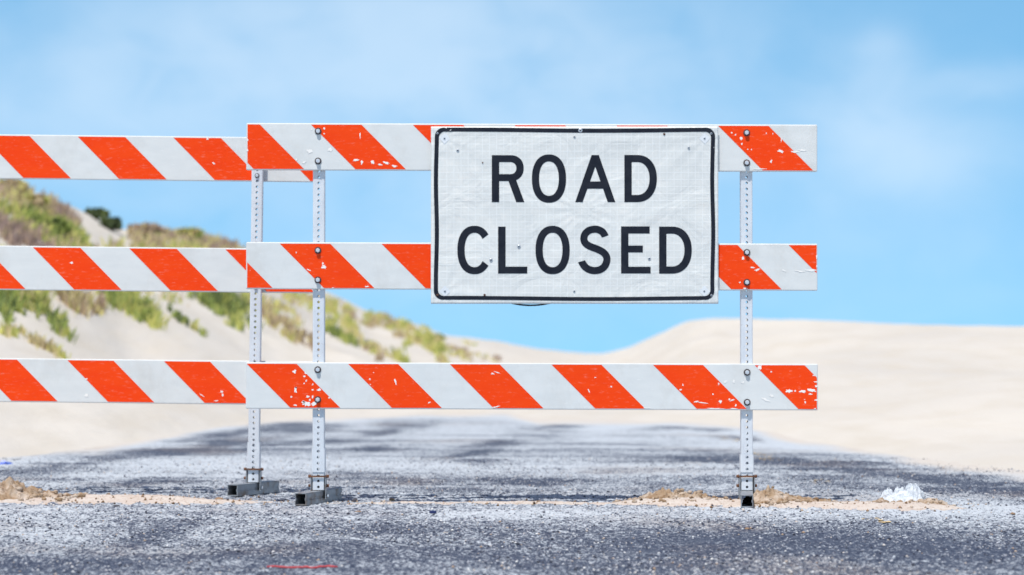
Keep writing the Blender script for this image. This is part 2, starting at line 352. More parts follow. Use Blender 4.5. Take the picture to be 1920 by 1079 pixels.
# faded yellow centre line, mostly buried
m_yel = Mat('road_paint_yellow', rough=.8)
_n = m_yel.noise(40, 5, rough=.7); m_yel.color(m_yel.mix(m_yel.ramp(_n, [(.42, 0), (.56, 1)]), (.80, .52, .12), (.50, .44, .34)))
mb = MB()
for (yc, ln, xo, wd, k_) in ((-1.2, .25, 1.41, .06, 16), (1.9, .55, 1.52, .06, 14), (5.25, 1.4, 1.53, .09, 60), (8.6, 1.0, 1.60, .07, 22)):
    for _ in range(k_):          # flakes of paint that are left
        cx, cy = xo + wd * rng.normal() * .5, yc + ln * (rng.random() - .5); m_ = 8; r0 = .003 + .011 * rng.random() ** 2; pv = []
        for q_ in range(m_):
            a_ = 2 * math.pi * q_ / m_; rr_ = r0 * (.6 + .7 * rng.random()); x, y = cx + rr_ * math.cos(a_), cy + 2.5 * rr_ * math.sin(a_); pv.append((x, y))
        zz_ = max(float(roadz(np.array(x), np.array(y))) for x, y in pv) + (.0002 if yc < 0 else .004)
        mb.add([(x, y, zz_) for x, y in pv], [list(range(m_))])
rm = mb.build('road_marking', m_yel.m); tag(rm, 'worn yellow centre line showing through the sand', kind='structure')

# loose chips and pebbles on the road
def stones(name, P0, size, shade, mat, flat=.6):
    n = len(P0); base = np.array([(1, 0, 0), (-1, 0, 0), (0, 1, 0), (0, -1, 0), (0, 0, 1), (0, 0, -1)], float)
    fcs = np.array([(0, 2, 4), (2, 1, 4), (1, 3, 4), (3, 0, 4), (2, 0, 5), (1, 2, 5), (3, 1, 5), (0, 3, 5)])
    V = base[None] * (1 + .45 * (rng.random((n, 6, 1)) - .5)) + .35 * (rng.random((n, 6, 3)) - .5)
    a = rng.random(n) * 6.28; ca, sa = np.cos(a), np.sin(a); x = V[..., 0] * ca[:, None] - V[..., 1] * sa[:, None] * .8; y = V[..., 0] * sa[:, None] + V[..., 1] * ca[:, None] * .8
    V = np.stack([x, y, V[..., 2] * flat], -1) * size[:, None, None] + P0[:, None, :]
    Fc = (fcs[None] + 6 * np.arange(n)[:, None, None]).reshape(-1, 3)
    return mesh_np(name, V.reshape(-1, 3), Fc, mat, attrs={'shade': np.repeat(shade, 6)})
m_grav = Mat('gravel', rough=.8)
m_grav.color(m_grav.ramp(m_grav.attr('shade'), [(0, (.035, .04, .06)), (.30, (.06, .065, .09)), (.45, (.26, .27, .32)), (.8, (.50, .51, .55)), (.93, (.75, .74, .72)), (1, (.42, .28, .18))]))
n = 52000
D_ = 7.6 + 9.5 * rng.random(n) ** 1.25; X_ = (rng.random(n) - .5) * .40 * D_; Y_ = D_ - DB
keep = fbm(X_ * 2.2, Y_ * 1.2, 121, 3) + .6 * (rng.random(n) - .5) > -.18
X_, Y_ = X_[keep], Y_[keep]
S_ = .0016 + .0062 * rng.random(len(X_)) ** 3.4
gv = stones('gravel', np.stack([X_, Y_, roadz(X_, Y_) + S_ * .3], -1), S_, rng.random(len(X_)) ** .8, m_grav.m)
tag(gv, 'loose chips and grit scattered over the asphalt', kind='stuff')

# ------------------------------------------------------------------ sand left along the barricade's foot
m_drift = Mat('drift_sand', rough=.92, spec=.15)
_a = m_drift.noise(9, 5); _b = m_drift.noise(70, 4, (1, .6, 1), rough=.7)
_c = m_drift.mix(m_drift.ramp(_a, [(.35, 0), (.7, 1)]), (.60, .545, .49), (.54, .46, .40)); _c = m_drift.mix(m_drift.ramp(_b, [(.54, 0), (.66, .8)]), _c, (.34, .23, .16))
m_drift.color(_c).normal(m_drift.bump(_b, .006))
m_clod = Mat('shaded_clod_sand', rough=.95, spec=.1)
_a = m_clod.noise(45, 5, rough=.7); _b = m_clod.noise(14, 3)
_c = m_clod.mix(m_clod.ramp(_b, [(.36, 0), (.56, 1)]), (.56, .47, .385), (.36, .255, .165)); _c = m_clod.mix(m_clod.ramp(_a, [(.52, 0), (.64, .85)]), _c, (.20, .115, .06))  # darkest brown paints the shade in the cracks; the other browns are sand
m_clod.color(_c).normal(m_clod.bump(_a, .012))
def driftz(X, Y):
    px = 960 + X * 440
    n1 = fbm(X * 2.5, Y * 3, 131, 3); n2 = fbm(X * 30, Y * 22, 137, 3, .6)
    yc = np.interp(px, [-200, 0, 250, 450, 640, 900, 1180, 1400, 1700, 1900], [.45, .30, .25, .08, .0, .02, -.02, -.06, -.30, -.5]) + .04 * n1
    hw = np.interp(px, [-200, 0, 250, 430, 560, 700, 1150, 1250, 1700, 1780, 1900], [.45, .42, .34, .22, .16, .11, .11, .26, .24, .08, .05])
    hh = np.interp(px, [-200, 0, 250, 430, 560, 700, 1150, 1250, 1700, 1790, 1850], [.026, .025, .019, .011, .008, .0085, .010, .019, .021, .004, -.01])
    q = (Y - yc) / hw
    return hh * (1 + .8 * n1) * np.exp(-q * q * 1.6) * 1.25 + .0035 * n2 * np.exp(-q * q) - .006 + .0 * X + .3 * roadz(X, Y)
xs = coords([(-3.2, -2.4, .03), (-2.4, 2.3, .008)]); ys = coords([(-1.1, .95, .012)])
dr = grid('sand', xs, ys, driftz, m_drift.m); tag(dr, 'thin ridge of pinkish sand along the barricade feet', kind='structure')

xc_ = -2.4 + 4.2 * rng.random(1500); xc_ = xc_[(rng.random(1500) < np.interp(xc_, [-2.4, -1.3, -.7, .4, .6, 1.8], [1, .8, .45, .4, 1, .7]))]
hw_ = np.interp(960 + xc_ * 440, [0, 430, 560, 700, 1150, 1250, 1800], [.34, .26, .18, .12, .12, .24, .2]); yc_ = np.interp(960 + xc_ * 440, [0, 250, 450, 640, 1180, 1400, 1700], [.30, .25, .08, .0, -.02, -.06, -.30]) + hw_ * rng.normal(size=len(xc_)) * .7
sz_ = .0018 + .0075 * rng.random(len(xc_)) ** 3.5
m_cr = Mat('sand_crumb', rough=.95, spec=.1); m_cr.color(m_cr.ramp(m_cr.attr('shade'), [(0, (.08, .05, .03)), (.35, (.26, .16, .09)), (.7, (.48, .36, .26)), (1, (.60, .52, .44))]))
cr_o = stones('sand_crumbs', np.stack([xc_, yc_, np.maximum(driftz(xc_, yc_), roadz(xc_, yc_)) + sz_ * .35], -1), sz_, rng.random(len(xc_)), m_cr.m, .8); tag(cr_o, 'small brown crumbs of damp sand along the barricade feet', kind='stuff')
def pile(name, label, x0, x1, yc, hf, wf, seed, clods=60, clod_r=.006):
    """a heap of clotted sand; hf(x), wf(x) give its crest height and half width"""
    xs = coords([(x0, x1, .0045)]); ys = np.linspace(yc - .42, yc + .42, 110)
    def zf(X, Y):
        h = hf(X); w_ = wf(X); yy = yc + .03 * fbm(X * 4, X * 0 + 2, seed, 2)
        q = np.abs((Y - yy) / w_); base = h * np.exp(-q ** 2.2 * 1.8)
        lum = fbm(X * 26, Y * 20, seed + 3, 3, .6); lum2 = fbm(X * 70, Y * 55, seed + 6, 2)
        return base * (1 + .42 * lum) + base * .18 * lum2 + .006 * np.maximum(lum2, 0) * (q < 1.1) - .012 + np.minimum(driftz(X, Y), .02) * .3
    X, Y = np.meshgrid(xs, ys); Z = zf(X, Y); nx = len(xs)
    V = np.stack([X, Y, Z], -1).reshape(-1, 3); i = (np.arange(len(ys) - 1)[:, None] * nx + np.arange(nx - 1)[None, :]).ravel()
    Fq = np.stack([i, i + 1, i + nx + 1, i + nx], -1); Fq = Fq[V[Fq].max(1)[:, 2] > -.008]
    tri = np.concatenate([Fq[:, [0, 1, 2]], Fq[:, [0, 2, 3]]])
    # clods that rolled off the heap, part of the heap's mesh
    cx = x0 + (x1 - x0) * rng.random(clods); cw = wf(cx); cy = yc + cw * 1.1 * (rng.random(clods) * 2 - 1); r = clod_r * (.4 + rng.random(clods) ** 2 * 1.3)
    cz = np.maximum(zf(cx, cy), driftz(cx, cy)) + r * .35
    base = []; fc = []
    for k in range(clods):
        bm = bmesh.new(); bmesh.ops.create_icosphere(bm, subdivisions=1, radius=1)
        b = len(V) + len(base)
        for v in bm.verts:
            s_ = r[k] * (1 + .45 * (rng.random() - .5)); base.append((cx[k] + v.co.x * s_ * 1.2, cy[k] + v.co.y * s_, cz[k] + v.co.z * s_ * .8))
        bm.verts.index_update(); fc += [[b + v.index for v in f_.verts] for f_ in bm.faces]; bm.free()
    o = mesh_np(name, np.concatenate([V, np.array(base)]), np.concatenate([tri, np.array(fc)]), m_clod.m, smooth=False)
    return tag(o, label, 'sand pile', 'clotted sand piles by the barricade')
gs = lambda x, c, w_: np.exp(-((x - c) / w_) ** 2)
pile('sand_pile', 'crumbly brown sand pile at the left edge under the rear barricade', -2.62, -1.86, .28, lambda x: .082 * gs(x, -2.2, .16) + .05 * gs(x, -2.42, .12) + .02 * gs(x, -2.0, .08), lambda x: .20 + .08 * gs(x, -2.3, .2), 201, 170, .010)
pile('sand_pile', 'low crumbly sand pile just left of the right post, tallest in its middle', .42, .92, .06, lambda x: .052 * gs(x, .66, .11) + .040 * gs(x, .80, .06) + .012 * gs(x, .55, .1), lambda x: .12 + .05 * gs(x, .7, .15), 221, 90, .007)
pile('sand_pile', 'long sand pile banked against the right post and tapering to the right', .98, 1.62, -.04, lambda x: .050 * gs(x, 1.07, .09) + .032 * gs(x, 1.2, .14) + .016 * gs(x, 1.42, .16), lambda x: .16 + .06 * gs(x, 1.1, .15), 241, 150, .007)
pile('sand_pile', 'brown sand pile under the crumpled white plastic', 1.50, 1.90, -.17, lambda x: .034 * gs(x, 1.70, .15) + .014 * gs(x, 1.78, .05) + .030 * gs(x, 1.545, .022), lambda x: .10 + .05 * gs(x, 1.7, .12), 261, 80, .006)

# ------------------------------------------------------------------ barricades
def board(parent, x0, x1, z0, z1, y0, y1, stripes, period, width, chips, label=None):
    """hollow rounded board from y0 (camera side) to y1; stripes = first left-top x"""
    mb = MB(); r = .0045; prof = []
    for (cy, cz, a0) in ((y1 - r, z1 - r, 0), (y0 + r, z1 - r, 90), (y0 + r, z0 + r, 180), (y1 - r, z0 + r, 270)):
        for k in range(4):
            a = R(a0 + 30 * k); prof.append((cy + r * math.cos(a), cz + r * math.sin(a)))
    n = len(prof); vs = []
    for x, ins in ((x0, .003), (x0 + .003, 0), (x1 - .003, 0), (x1, .003)):
        for (y, z) in prof:
            cy, cz = (y0 + y1) / 2, (z0 + z1) / 2; vs.append((x, y + (ins if y < cy else -ins), z + (ins if z < cz else -ins)))
    fs = [(s * n + i, s * n + (i + 1) % n, (s + 1) * n + (i + 1) % n, (s + 1) * n + i) for s in range(3) for i in range(n)]
    fs += [list(range(n)), list(range(3 * n, 4 * n))[::-1]]
    mb.add(vs, fs, 0)
    zt, zb = z1 - .0062, z0 + .0055; H = z1 - z0
    for side, yy in ((0, y0 - .0006), (1, y1 + .0006)):
        x = stripes - 2 * period
        while x < x1:
            # parallelogram leaning down to the right, clipped to the board
            poly = [(x, zt), (x + width, zt), (x + width + (zt - zb) * 1.0, zb), (x + (zt - zb) * 1.0, zb)]
            for lim, sg in ((x0 + .005, 1), (x1 - .004, -1)):
                outp = []
                for i in range(len(poly)):
                    a, b = poly[i], poly[(i + 1) % len(poly)]; ia, ib = sg * (a[0] - lim) >= 0, sg * (b[0] - lim) >= 0
                    if ia: outp.append(a)
                    if ia != ib:
                        t = (lim - a[0]) / (b[0] - a[0]); outp.append((lim, a[1] + t * (b[1] - a[1])))
                poly = outp
                if len(poly) < 3: break
            if len(poly) >= 3:
                mb.add([(p[0], yy, p[1]) for p in poly], [list(range(len(poly)))], 1)
            x += period
    for (cx, cz, rx, rz, rot, kind) in chips:
        m = 17; c_, s_ = math.cos(rot), math.sin(rot); pv = []
        for k in range(m):
            a = 2 * math.pi * k / m; q = .45 + .8 * random.random(); ex, ez = rx * q * math.cos(a), rz * q * math.sin(a)
            pv.append((min(max(cx + ex * c_ - ez * s_, x0 + .001), x1 - .001), y0 - .0012, min(max(cz + ex * s_ + ez * c_, z0 + .005), z1 - .005)))
        mb.add(pv, [list(range(m))], 3 if kind else 2)
    o = mb.build('board', [m_white.m, m_orange.m, m_chip.m, m_hole.m], parent)
    if label: o['label'] = label
    return o

def tube_holes(mb, cx, cy, w_, z0, ncell, pitch=.0254, hr=.0056, t=.0025, mi=0, cr=.005):
    """square tube with a row of real holes down every side"""
    n = 12; hw = w_ / 2
    for side in range(4):
        a = side * math.pi / 2; ca, sa = math.cos(a), math.sin(a)
        def tr(u, d, z): # u across, d outward
            return (cx + u * ca + d * sa, cy + u * sa - d * ca, z)
        e = hw - cr
        for k in range(ncell):
            zc = z0 + (k + .5) * pitch; vs = []; fs = []
            sq = []
            for i in range(n):
                an = 2 * math.pi * i / n + math.pi / 4; c_, s_ = math.cos(an), math.sin(an); m_ = max(abs(c_), abs(s_)); sq.append((e * c_ / m_, pitch / 2 * s_ / m_))
            ho = [(hr * math.cos(2 * math.pi * i / n + math.pi / 4), hr * math.sin(2 * math.pi * i / n + math.pi / 4)) for i in range(n)]
            vs += [tr(u, hw, zc + v) for u, v in sq] + [tr(u, hw, zc + v) for u, v in ho] + [tr(u, hw - t, zc + v) for u, v in ho] + [tr(u, hw - t, zc + v) for u, v in sq]
            for i in range(n):
                j = (i + 1) % n; fs += [(i, j, n + j, n + i), (n + i, n + j, 2 * n + j, 2 * n + i), (2 * n + i, 2 * n + j, 3 * n + j, 3 * n + i)]
            mb.add(vs, fs, mi)
        # rounded corner strip to the next side
        zt = z0 + ncell * pitch; vs = []
        for q in range(5):
            b = a + q * math.pi / 8
            # corner centre
            ccx = cx + (e * ca + e * sa); ccy = cy + (e * sa - e * ca)
            dx, dy = math.sin(b), -math.cos(b)
            vs += [(ccx + cr * dx, ccy + cr * dy, z0), (ccx + cr * dx, ccy + cr * dy, zt)]
        mb.add(vs, [(2 * q, 2 * q + 2, 2 * q + 3, 2 * q + 1) for q in range(4)], mi)
    return mb

def hexbolt(parent, x, y, z, ax=(0, -1, 0), dark=.6, r=.0098, h=.011, name='bolt', mats=None, wr=.0145):
    mb = MB(); ax = Vector(ax)
    mb.cyl((x, y, z), ax, wr, .0022, 18, 1); mb.cyl(Vector((x, y, z)) + ax * .0022, ax, r, h * .8, 6, 0)
    mb.cyl(Vector((x, y, z)) + ax * (.0022 + h * .8), ax, r, h * .2, 6, 0, r * .78)
    return mb.build(name, mats or [m_bolt.m, m_washer.m], parent)

def foot(parent, x, y, yaw, length, sleeve_top, shift=0.0):
    w_ = .0515; t = .004; mb = MB(); q = Matrix.Rotation(yaw, 4, 'Z'); h0 = -length / 2 + shift; h1 = length / 2 + shift
    def tb(vs): return [tuple(q @ Vector(v) + Vector((x, y, 0))) for v in vs]
    def bx(x0, x1, y0, y1, z0, z1, mi=0, b=0):
        m2 = MB(); m2.box(x0, x1, y0, y1, z0, z1, 0, b); mb.add(tb(m2.v), m2.f, mi)
    hw = w_ / 2; zb = .006
    bx(-hw, hw, h0, h1, zb, zb + t); bx(-hw, hw, h0, h1, zb + w_ - t, zb + w_, 0, .001)          # bottom and top walls
    for s in (-1, 1):                                                                            # side walls with a pressed groove
        a, b = (s * hw, s * (hw - t)) if s < 0 else (hw - t, hw)
        bx(a, b, h0, h1, zb + t, zb + w_ * .40); bx(a, b, h0, h1, zb + w_ * .60, zb + w_ - t)
        c0, c1 = (-hw + .0028, -hw + .0068) if s < 0 else (hw - .0068, hw - .0028)
        bx(c0, c1, h0, h1, zb + w_ * .40, zb + w_ * .60)
    f_ = mb.build('foot', m_steel.m, parent)
    # bracket: side plates, back plate and a rusty top bar
    m3 = MB(); pw = .031; zt = .122
    for s in (-1, 1): m3.box(x + s * pw - .002, x + s * pw + .002, y - .030, y + .030, .022, zt, 0)
    m3.box(x - pw + .002, x + pw - .002, y + .026, y + .030, zb + w_ + .001, zt, 0)
    br = m3.build('bracket', m_steel.m, parent)
    MB().box(x - pw - .0025, x + pw + .0025, y - .0335, y - .0300, zt - .007, zt, 0).build('bracket_lip', m_rust.m, br)
    rm_ = [m_rust.m, m_rust.m]
    for s in (-1, 1):
        for z in (zt - .004, .078): hexbolt(br, x + s * (pw + .0022), y - .006, z, (s, 0, 0), r=.0065, h=.009, name='bracket_bolt', mats=rm_, wr=.008)
    hexbolt(br, x + pw + .0022, y - .010, .035, (1, 0, 0), r=.006, h=.008, name='bracket_bolt', wr=.009)
    return f_

def post(parent, x, y, top, sleeve_top):
    mb = MB(); n = int(round((top - .0605) / .0254)); tube_holes(mb, x, y, .0505, .0605, n)
    p = mb.build('post', m_post.m, parent)
    m2 = MB(); k = int(round((sleeve_top - .125) / .0254)); z0 = sleeve_top - k * .0254
    tube_holes(m2, x, y, .0572, z0, k, hr=.0068); m2.build('sleeve', m_post.m, p)
    return p

def px2(a): return (a - 960) / 440.0
bar = empty('barricade', (0, 0, 0))
tag(bar, 'nearer orange and white striped road barricade, the one carrying the sign', 'barricade', 'striped road barricades')
T = .016
# wear on the sheeting of the front boards: photo px, py, half sizes in px, angle, dark?
CH = {0: [(570, 305, 6, 2.2, -.5, 0), (584, 243, 1.6, 1.6, 0, 0), (608, 241, 2, 2.6, 0, 0), (608, 251, 1.6, 1.4, 0, 0), (668, 301, 7, 2.4, -.15, 0), (679, 305, 2.6, 4, .2, 0), (699, 304, 3.2, 4.4, 0, 0), (712, 309, 5, 2.5, .1, 0), (725, 306, 7, 3, .1, 0), (740, 312, 5, 2.4, 0, 0), (1389, 260, 3, 3, 0, 0), (1372, 249, 1.4, 2, 0, 0), (1464, 284, 6, 2.8, .2, 0), (1491, 285, 8, 1.8, .1, 0), (1506, 282, 9, 2, .1, 0), (1446, 303, 2, 4, .4, 0), (1391, 270, 1.5, 2, 0, 0), (1402, 280, 1.2, 1.4, 0, 0), (1409, 281, 1.2, 1.4, 0, 0), (1379, 253, 1.5, 1.8, .6, 0), (1437, 250, 1.2, 1.6, 0, 0), (1449, 251, 1.2, 1.6, 0, 0), (1465, 262, 1, 5, .1, 0), (618, 281, 5, 4, 0, 0), (582, 284, 6, 5, 0, 0), (464, 262, 1.6, 3, 0, 0), (464, 282, 1.8, 2.5, 0, 0), (556, 300, 3, 1.5, -.7, 0), (1422, 317, 16, 1.0, 0, 0), (675, 254, 1.2, 7, 0, 0)],
      1: [(608, 501, 5, 4, .3, 0), (580, 507, 5, 1.2, .4, 0), (606, 494, 2, 2, 0, 0), (1393, 484, 3, 3, .5, 0), (1410, 502, 4, 1.6, 0, 0), (1420, 506, 6, 2.2, -.2, 0), (1470, 508, 6, 1.6, .3, 0), (1500, 509, 9, 1.8, .1, 0), (1520, 507, 11, 2.2, .1, 0), (1531, 482, 1.5, 5, 0, 0), (1387, 530, 2, 1.4, 0, 0), (1397, 541, 4, 1.6, 0, 0), (1531, 500, 1.2, 3, 0, 0), (688, 538, 4, 1.6, 0, 0), (625, 541, 3, 1.5, 0, 0), (556, 474, 1.2, 1.6, 0, 0)],
      2: [(553, 697, 3.4, 3.8, 0, 0), (571, 706, 2.4, 2, 0, 0), (574, 700, 3, 1.2, .5, 0), (575, 714, 1.4, 2.6, .2, 0), (571, 719, 1.6, 1.4, 0, 0), (587, 721, 1.2, 2.6, .3, 0), (587, 731, 2.4, 1.8, 0, 0), (599, 731, 5, 2.2, -.1, 0), (555, 731, 3, 6, 0, 0), (556, 727, 1.7, 1.7, 0, 1), (576, 757, 9, 5.5, .1, 0), (590, 757, 7, 4, -.1, 0), (570, 754, 3.5, 4, 0, 0), (578, 744, 3, 2.4, 0, 0), (587, 744, 2.2, 3, 0, 0), (582, 750, 1.6, 2, 0, 0), (555, 760, 3.5, 2, 0, 0), (547, 744, 2, 2.5, 0, 0), (618, 746, 2.4, 1.4, -.4, 0), (694, 711, 1.8, 2.2, 0, 0), (701, 699, 1.4, .8, .4, 0), (742, 716, 1.6, 7, -.35, 0), (695, 721, 1, 1, 0, 0), (805, 755, 3, 1.6, -.4, 0), (924, 701, 3, 1.8, .2, 0), (931, 698, 7, 1.0, .35, 0), (930, 763, 8, 1.4, -.2, 0), (1104, 733, 1.2, 4.5, -.5, 0), (1116, 708, 2.2, .9, -.4, 0), (1146, 725, 2, 1.4, 0, 0), (1280, 722, 1.2, 3, -.3, 0), (1276, 731, 2.4, 2, 0, 0), (1305, 753, 5, 1.4, -.1, 0), (1316, 755, 11, .9, .15, 0), (1350, 753, 3.4, 3, .3, 0), (1367, 749, 2, 2, 0, 0), (1373, 750, 6, 1.4, -.3, 0), (1379, 760, 1.4, 3, .3, 0), (1336, 739, 1.6, 2, 0, 0), (1347, 720, 1.4, 2.4, -.3, 0), (1424, 689, 4, 4.5, 0, 0), (1445, 697, 1.6, 2, 0, 0), (1478, 733, 7, 3, 0, 0), (1490, 733, 2.2, 1.6, 0, 0), (1504, 734, 8, 2.4, .05, 0), (1522, 732, 10, 2.6, .15, 0), (1519, 739, 4, 1.6, 0, 0), (1509, 754, 2, 2, 0, 0), (1508, 749, 1.2, 1.2, 0, 0), (1525, 704, 2.4, 1.2, 0, 0), (1529, 716, 5, 1.2, .1, 0), (1530, 724, 3, 2, 0, 0), (1530, 750, 4.5, 1.6, .1, 0), (1527, 766, 2, 1, 0, 0), (1436, 750, 9, 2.4, .5, 0), (1446, 742, 5, 3, .6, 0), (1360, 716, 3, 3, 0, 0), (1375, 715, 2.6, 3, 0, 0), (1392, 717, 3, 2, 0, 0), (1212, 765, 9, 1.0, 0, 0), (1340, 766, 18, 1.0, 0, 0), (1375, 766, 8, 1.2, 0, 0)]}
rb = empty('board_frame', (0, 0, 0)); COL.objects.unlink(rb); bpy.data.objects.remove(rb)
specs = [(0, 231.0, 319.5, 583.3, 190.85, 94.6, (246.5, 302.5), (249.5, 306)), (1, 454.5, 542.5, 525, 190.7, 94.6, (470, 525.5), (474, 530)), (2, 679.5, 766.5, 463.3, 190.2, 93.5, (693.5, 749.5), (698.5, 754.5))]
for (k, yt, yb_, st, per, wd, bl_, br_) in specs:
    z1 = P(0, yt)[1]; z0 = P(0, yb_)[1]; ch = [(px2(a), P(0, b - (a - 480) * .0028)[1], c / 440, d_ / 440, -e, f_) for (a, b, c, d_, e, f_) in CH[k]]
    b = board(bar, px2(462), px2(1532.5), z0, z1, -T, 0, px2(st), per / 440, wd / 440, ch)
    # tiny sag: right end a little lower (turned about the left end)
    x0_ = px2(462); b.matrix_local = Matrix.Translation((x0_, 0, z1)) @ Matrix.Rotation(R(.17), 4, 'Y') @ Matrix.Translation((-x0_, 0, -z1))
    for (bx_, zs) in ((596.5, bl_), (1400, br_)):
        for zz in zs:
            a, z = P(bx_, zz); hexbolt(bar, a, -T - .0008, z)
LX, RX = px2(597.3), px2(1400.3); PYc = .0268
post(bar, LX, PYc, 1.60, .238); post(bar, RX, PYc, 1.60, .212)
foot(bar, LX, PYc, R(-15), .47, .238, .0); foot(bar, RX, PYc, R(-4.5), .46, .212, -.15)

# rear barricade, seen from its back: the posts stand in front of the boards
DR = DB / .94; SR = F / DR
def xr(a): return (a - 960) / SR
def zr(b): return CAMZ + (HOR - b) / SR
rear = empty('barricade', (0, 0, 0)); tag(rear, 'farther striped road barricade running out of the left edge, no sign', 'barricade', 'striped road barricades')
piv = Vector((xr(473), DR - DB, 0))
CR = {0: [(393, 306, 4, 1.4, .4, 0), (381, 260.5, 3, 2, 0, 0)], 1: [(129, 493, 4, 2, 0, 0)], 2: [(160, 711, 3, 1.6, 0, 0), (161, 741, 4, 4, 0, 0), (376, 741, 6, 1, .6, 0), (414, 735, 3.4, 2.6, .3, 0), (416, 741, 2, 3, 0, 0), (404, 752, 4, 1, 0, 0)]}
for (k, yt, yb_, st, per, wd) in ((0, 257, 340.5, 317, 179.7, 89.3), (1, 466, 549, 237, 180.5, 89), (2, 677, 759, 305, 181, 86.5)):
    sl = .0105
    ch = [(xr(a), zr(b + sl * (473 - a)), c / SR, d_ / SR, -e, f_) for (a, b, c, d_, e, f_) in CR[k]]
    b = board(rear, xr(-410), xr(588), zr(yb_), zr(yt), DR - DB, DR - DB + T, xr(st), per / SR, wd / SR, ch)
    for zz in (yt + 15, yb_ - 10):
        for xx in (477, -277): hexbolt(rear, xr(xx), DR - DB - .0515, zr(zz), r=.008, h=.008, wr=.0105)
RLX = xr(477.0)
for xx in (477.0, -277): post(rear, xr(xx), DR - DB - .0262, 1.60, .24)
for xx in (477.0, -277): foot(rear, xr(xx), DR - DB - .0262, R(-20), .44, .24)
Mroll = Matrix.Translation(piv) @ Matrix.Rotation(R(.62), 4, 'Y') @ Matrix.Translation(-piv)
rear.matrix_world = Mroll

# ------------------------------------------------------------------ the sign
def wrinkle(x, z):
    """depth of the wrinkled sheet at sign coordinates (m from centre); small"""
    x = np.asarray(x, float); z = np.asarray(z, float)
    d_ = .0030 * fbm(x * 3.2 + 3, z * 3.2, 301, 2) + .0009 * fbm(x * 11, z * 11, 305, 2)
    for (cx, cz, s, n) in ((-.56, .33, 1, 5), (.56, .33, 2, 5), (.56, -.33, 3, 4), (-.56, -.33, 4, 4), (.03, 0.02, 5, 7)):
        r = np.hypot(x - cx, z - cz); th = np.arctan2(z - cz, x - cx)
        d_ = d_ + .0010 * np.sin(th * n * 2.3 + s + 2 * vn(th * 3, r * 5, 310 + s)) * np.exp(-r / .22) * np.minimum(r / .05, 1)
    return d_
sgx, sgz = P(1077.2, 404.3); SW, SH = 538 / 440 / 2, 332 / 440 / 2
SY = -T - .016
sign = empty('road_sign', (sgx, SY, sgz)); tag(sign, 'white rectangular ROAD CLOSED sign with black border on the nearer barricade', 'sign')
m_sheet = Mat('sign_sheeting', rough=.38, spec=.45)
tcn = m_sheet.c; sp = m_sheet.t.nodes.new('ShaderNodeSeparateXYZ'); m_sheet.L(tcn.outputs['Object'], sp.inputs[0])
def gridline(o_, pitch, wdt, off=0):
    fr_ = m_sheet.math('FRACT', m_sheet.math('ADD', m_sheet.math('DIVIDE', o_, pitch), 50 + off)); a = m_sheet.math('ABSOLUTE', m_sheet.math('SUBTRACT', fr_, .5))
    return m_sheet.ramp(a, [(.5 - wdt * 1.6, 0), (.5 - wdt * .6, 1)])
g1 = m_sheet.math('MAXIMUM', gridline(sp.outputs[0], .0302, .045), gridline(sp.outputs[2], .0302, .045))
g2 = m_sheet.math('MAXIMUM', gridline(sp.outputs[0], .0302, .03, .5), gridline(sp.outputs[2], .0302, .03, .5))
pat = m_sheet.noise(3.0, 3, (1, 1, 1.6), loc=(2, 0, 1)); pat2 = m_sheet.noise(26, 3, (.6, 1, 1.5))
_c = m_sheet.mix(m_sheet.ramp(pat, [(.35, 0), (.7, 1)]), (.66, .675, .655), (.75, .755, .72))
_c = m_sheet.mix(m_sheet.math('MULTIPLY', m_sheet.ramp(pat2, [(.50, 0), (.68, 1)]), m_sheet.ramp(pat, [(.40, .15), (.6, .9)])), _c, (.79, .775, .73))  # pale warm patches paint the sheeting's sheen into the colour
_c = m_sheet.mix(m_sheet.math('MULTIPLY', g2, .14), _c, (.82, .85, .87)); _c = m_sheet.mix(m_sheet.math('MULTIPLY', g1, .36), _c, (.90, .92, .92))
m_sheet.color(_c); m_sheet.normal(m_sheet.bump(g1, .0005, .4, m_sheet.bump(m_sheet.noise(6, 4, dist=1.4), .009, .8)))
m_edge = Mat('sign_edge_white', (.80, .81, .82), .5)
m_blk = Mat('sign_black', rough=.5, spec=.15)
_n = m_blk.noise(20, 5, rough=.65); _k = m_blk.noise(170, 4, rough=.7)
_c = m_blk.mix(m_blk.ramp(_n, [(.35, 0), (.7, 1)]), (.010, .013, .022), (.022, .025, .035)); _c = m_blk.mix(m_blk.ramp(_k, [(.70, 0), (.76, .6)]), _c, (.30, .33, .38)); m_blk.color(_c)
# panel
nx, nz = 150, 94
xs = np.linspace(-SW, SW, nx); zs = np.linspace(-SH, SH, nz); X, Z = np.meshgrid(xs, zs); Yd = wrinkle(X, Z)
Vf = np.stack([X, Yd, Z], -1).reshape(-1, 3); Vb = Vf + np.array((0, .0022, 0)); i = (np.arange(nz - 1)[:, None] * nx + np.arange(nx - 1)[None, :]).ravel()
q = np.stack([i, i + 1, i + nx + 1, i + nx], -1); nV = len(Vf)
rim = list(range(nx)) + [r_ * nx + nx - 1 for r_ in range(1, nz)] + [(nz - 1) * nx + c_ for c_ in range(nx - 2, -1, -1)] + [r_ * nx for r_ in range(nz - 2, 0, -1)]
rimf = np.array([(rim[a], rim[a - 1], rim[a - 1] + nV, rim[a] + nV) for a in range(len(rim))])
allf = np.concatenate([q, q[:, ::-1] + nV, rimf])
panel = mesh_np('panel', np.concatenate([Vf, Vb]), allf, [m_sheet.m, m_edge.m], sign, True, None, np.concatenate([np.zeros(len(q)), np.ones(len(q) + len(rimf))]).astype(int))
panel.data.polygons.foreach_set('use_smooth', np.concatenate([np.ones(2 * len(q), bool), np.zeros(len(rimf), bool)]))
def S2(a, b): x, z = P(a, b); return x - sgx, z - sgz
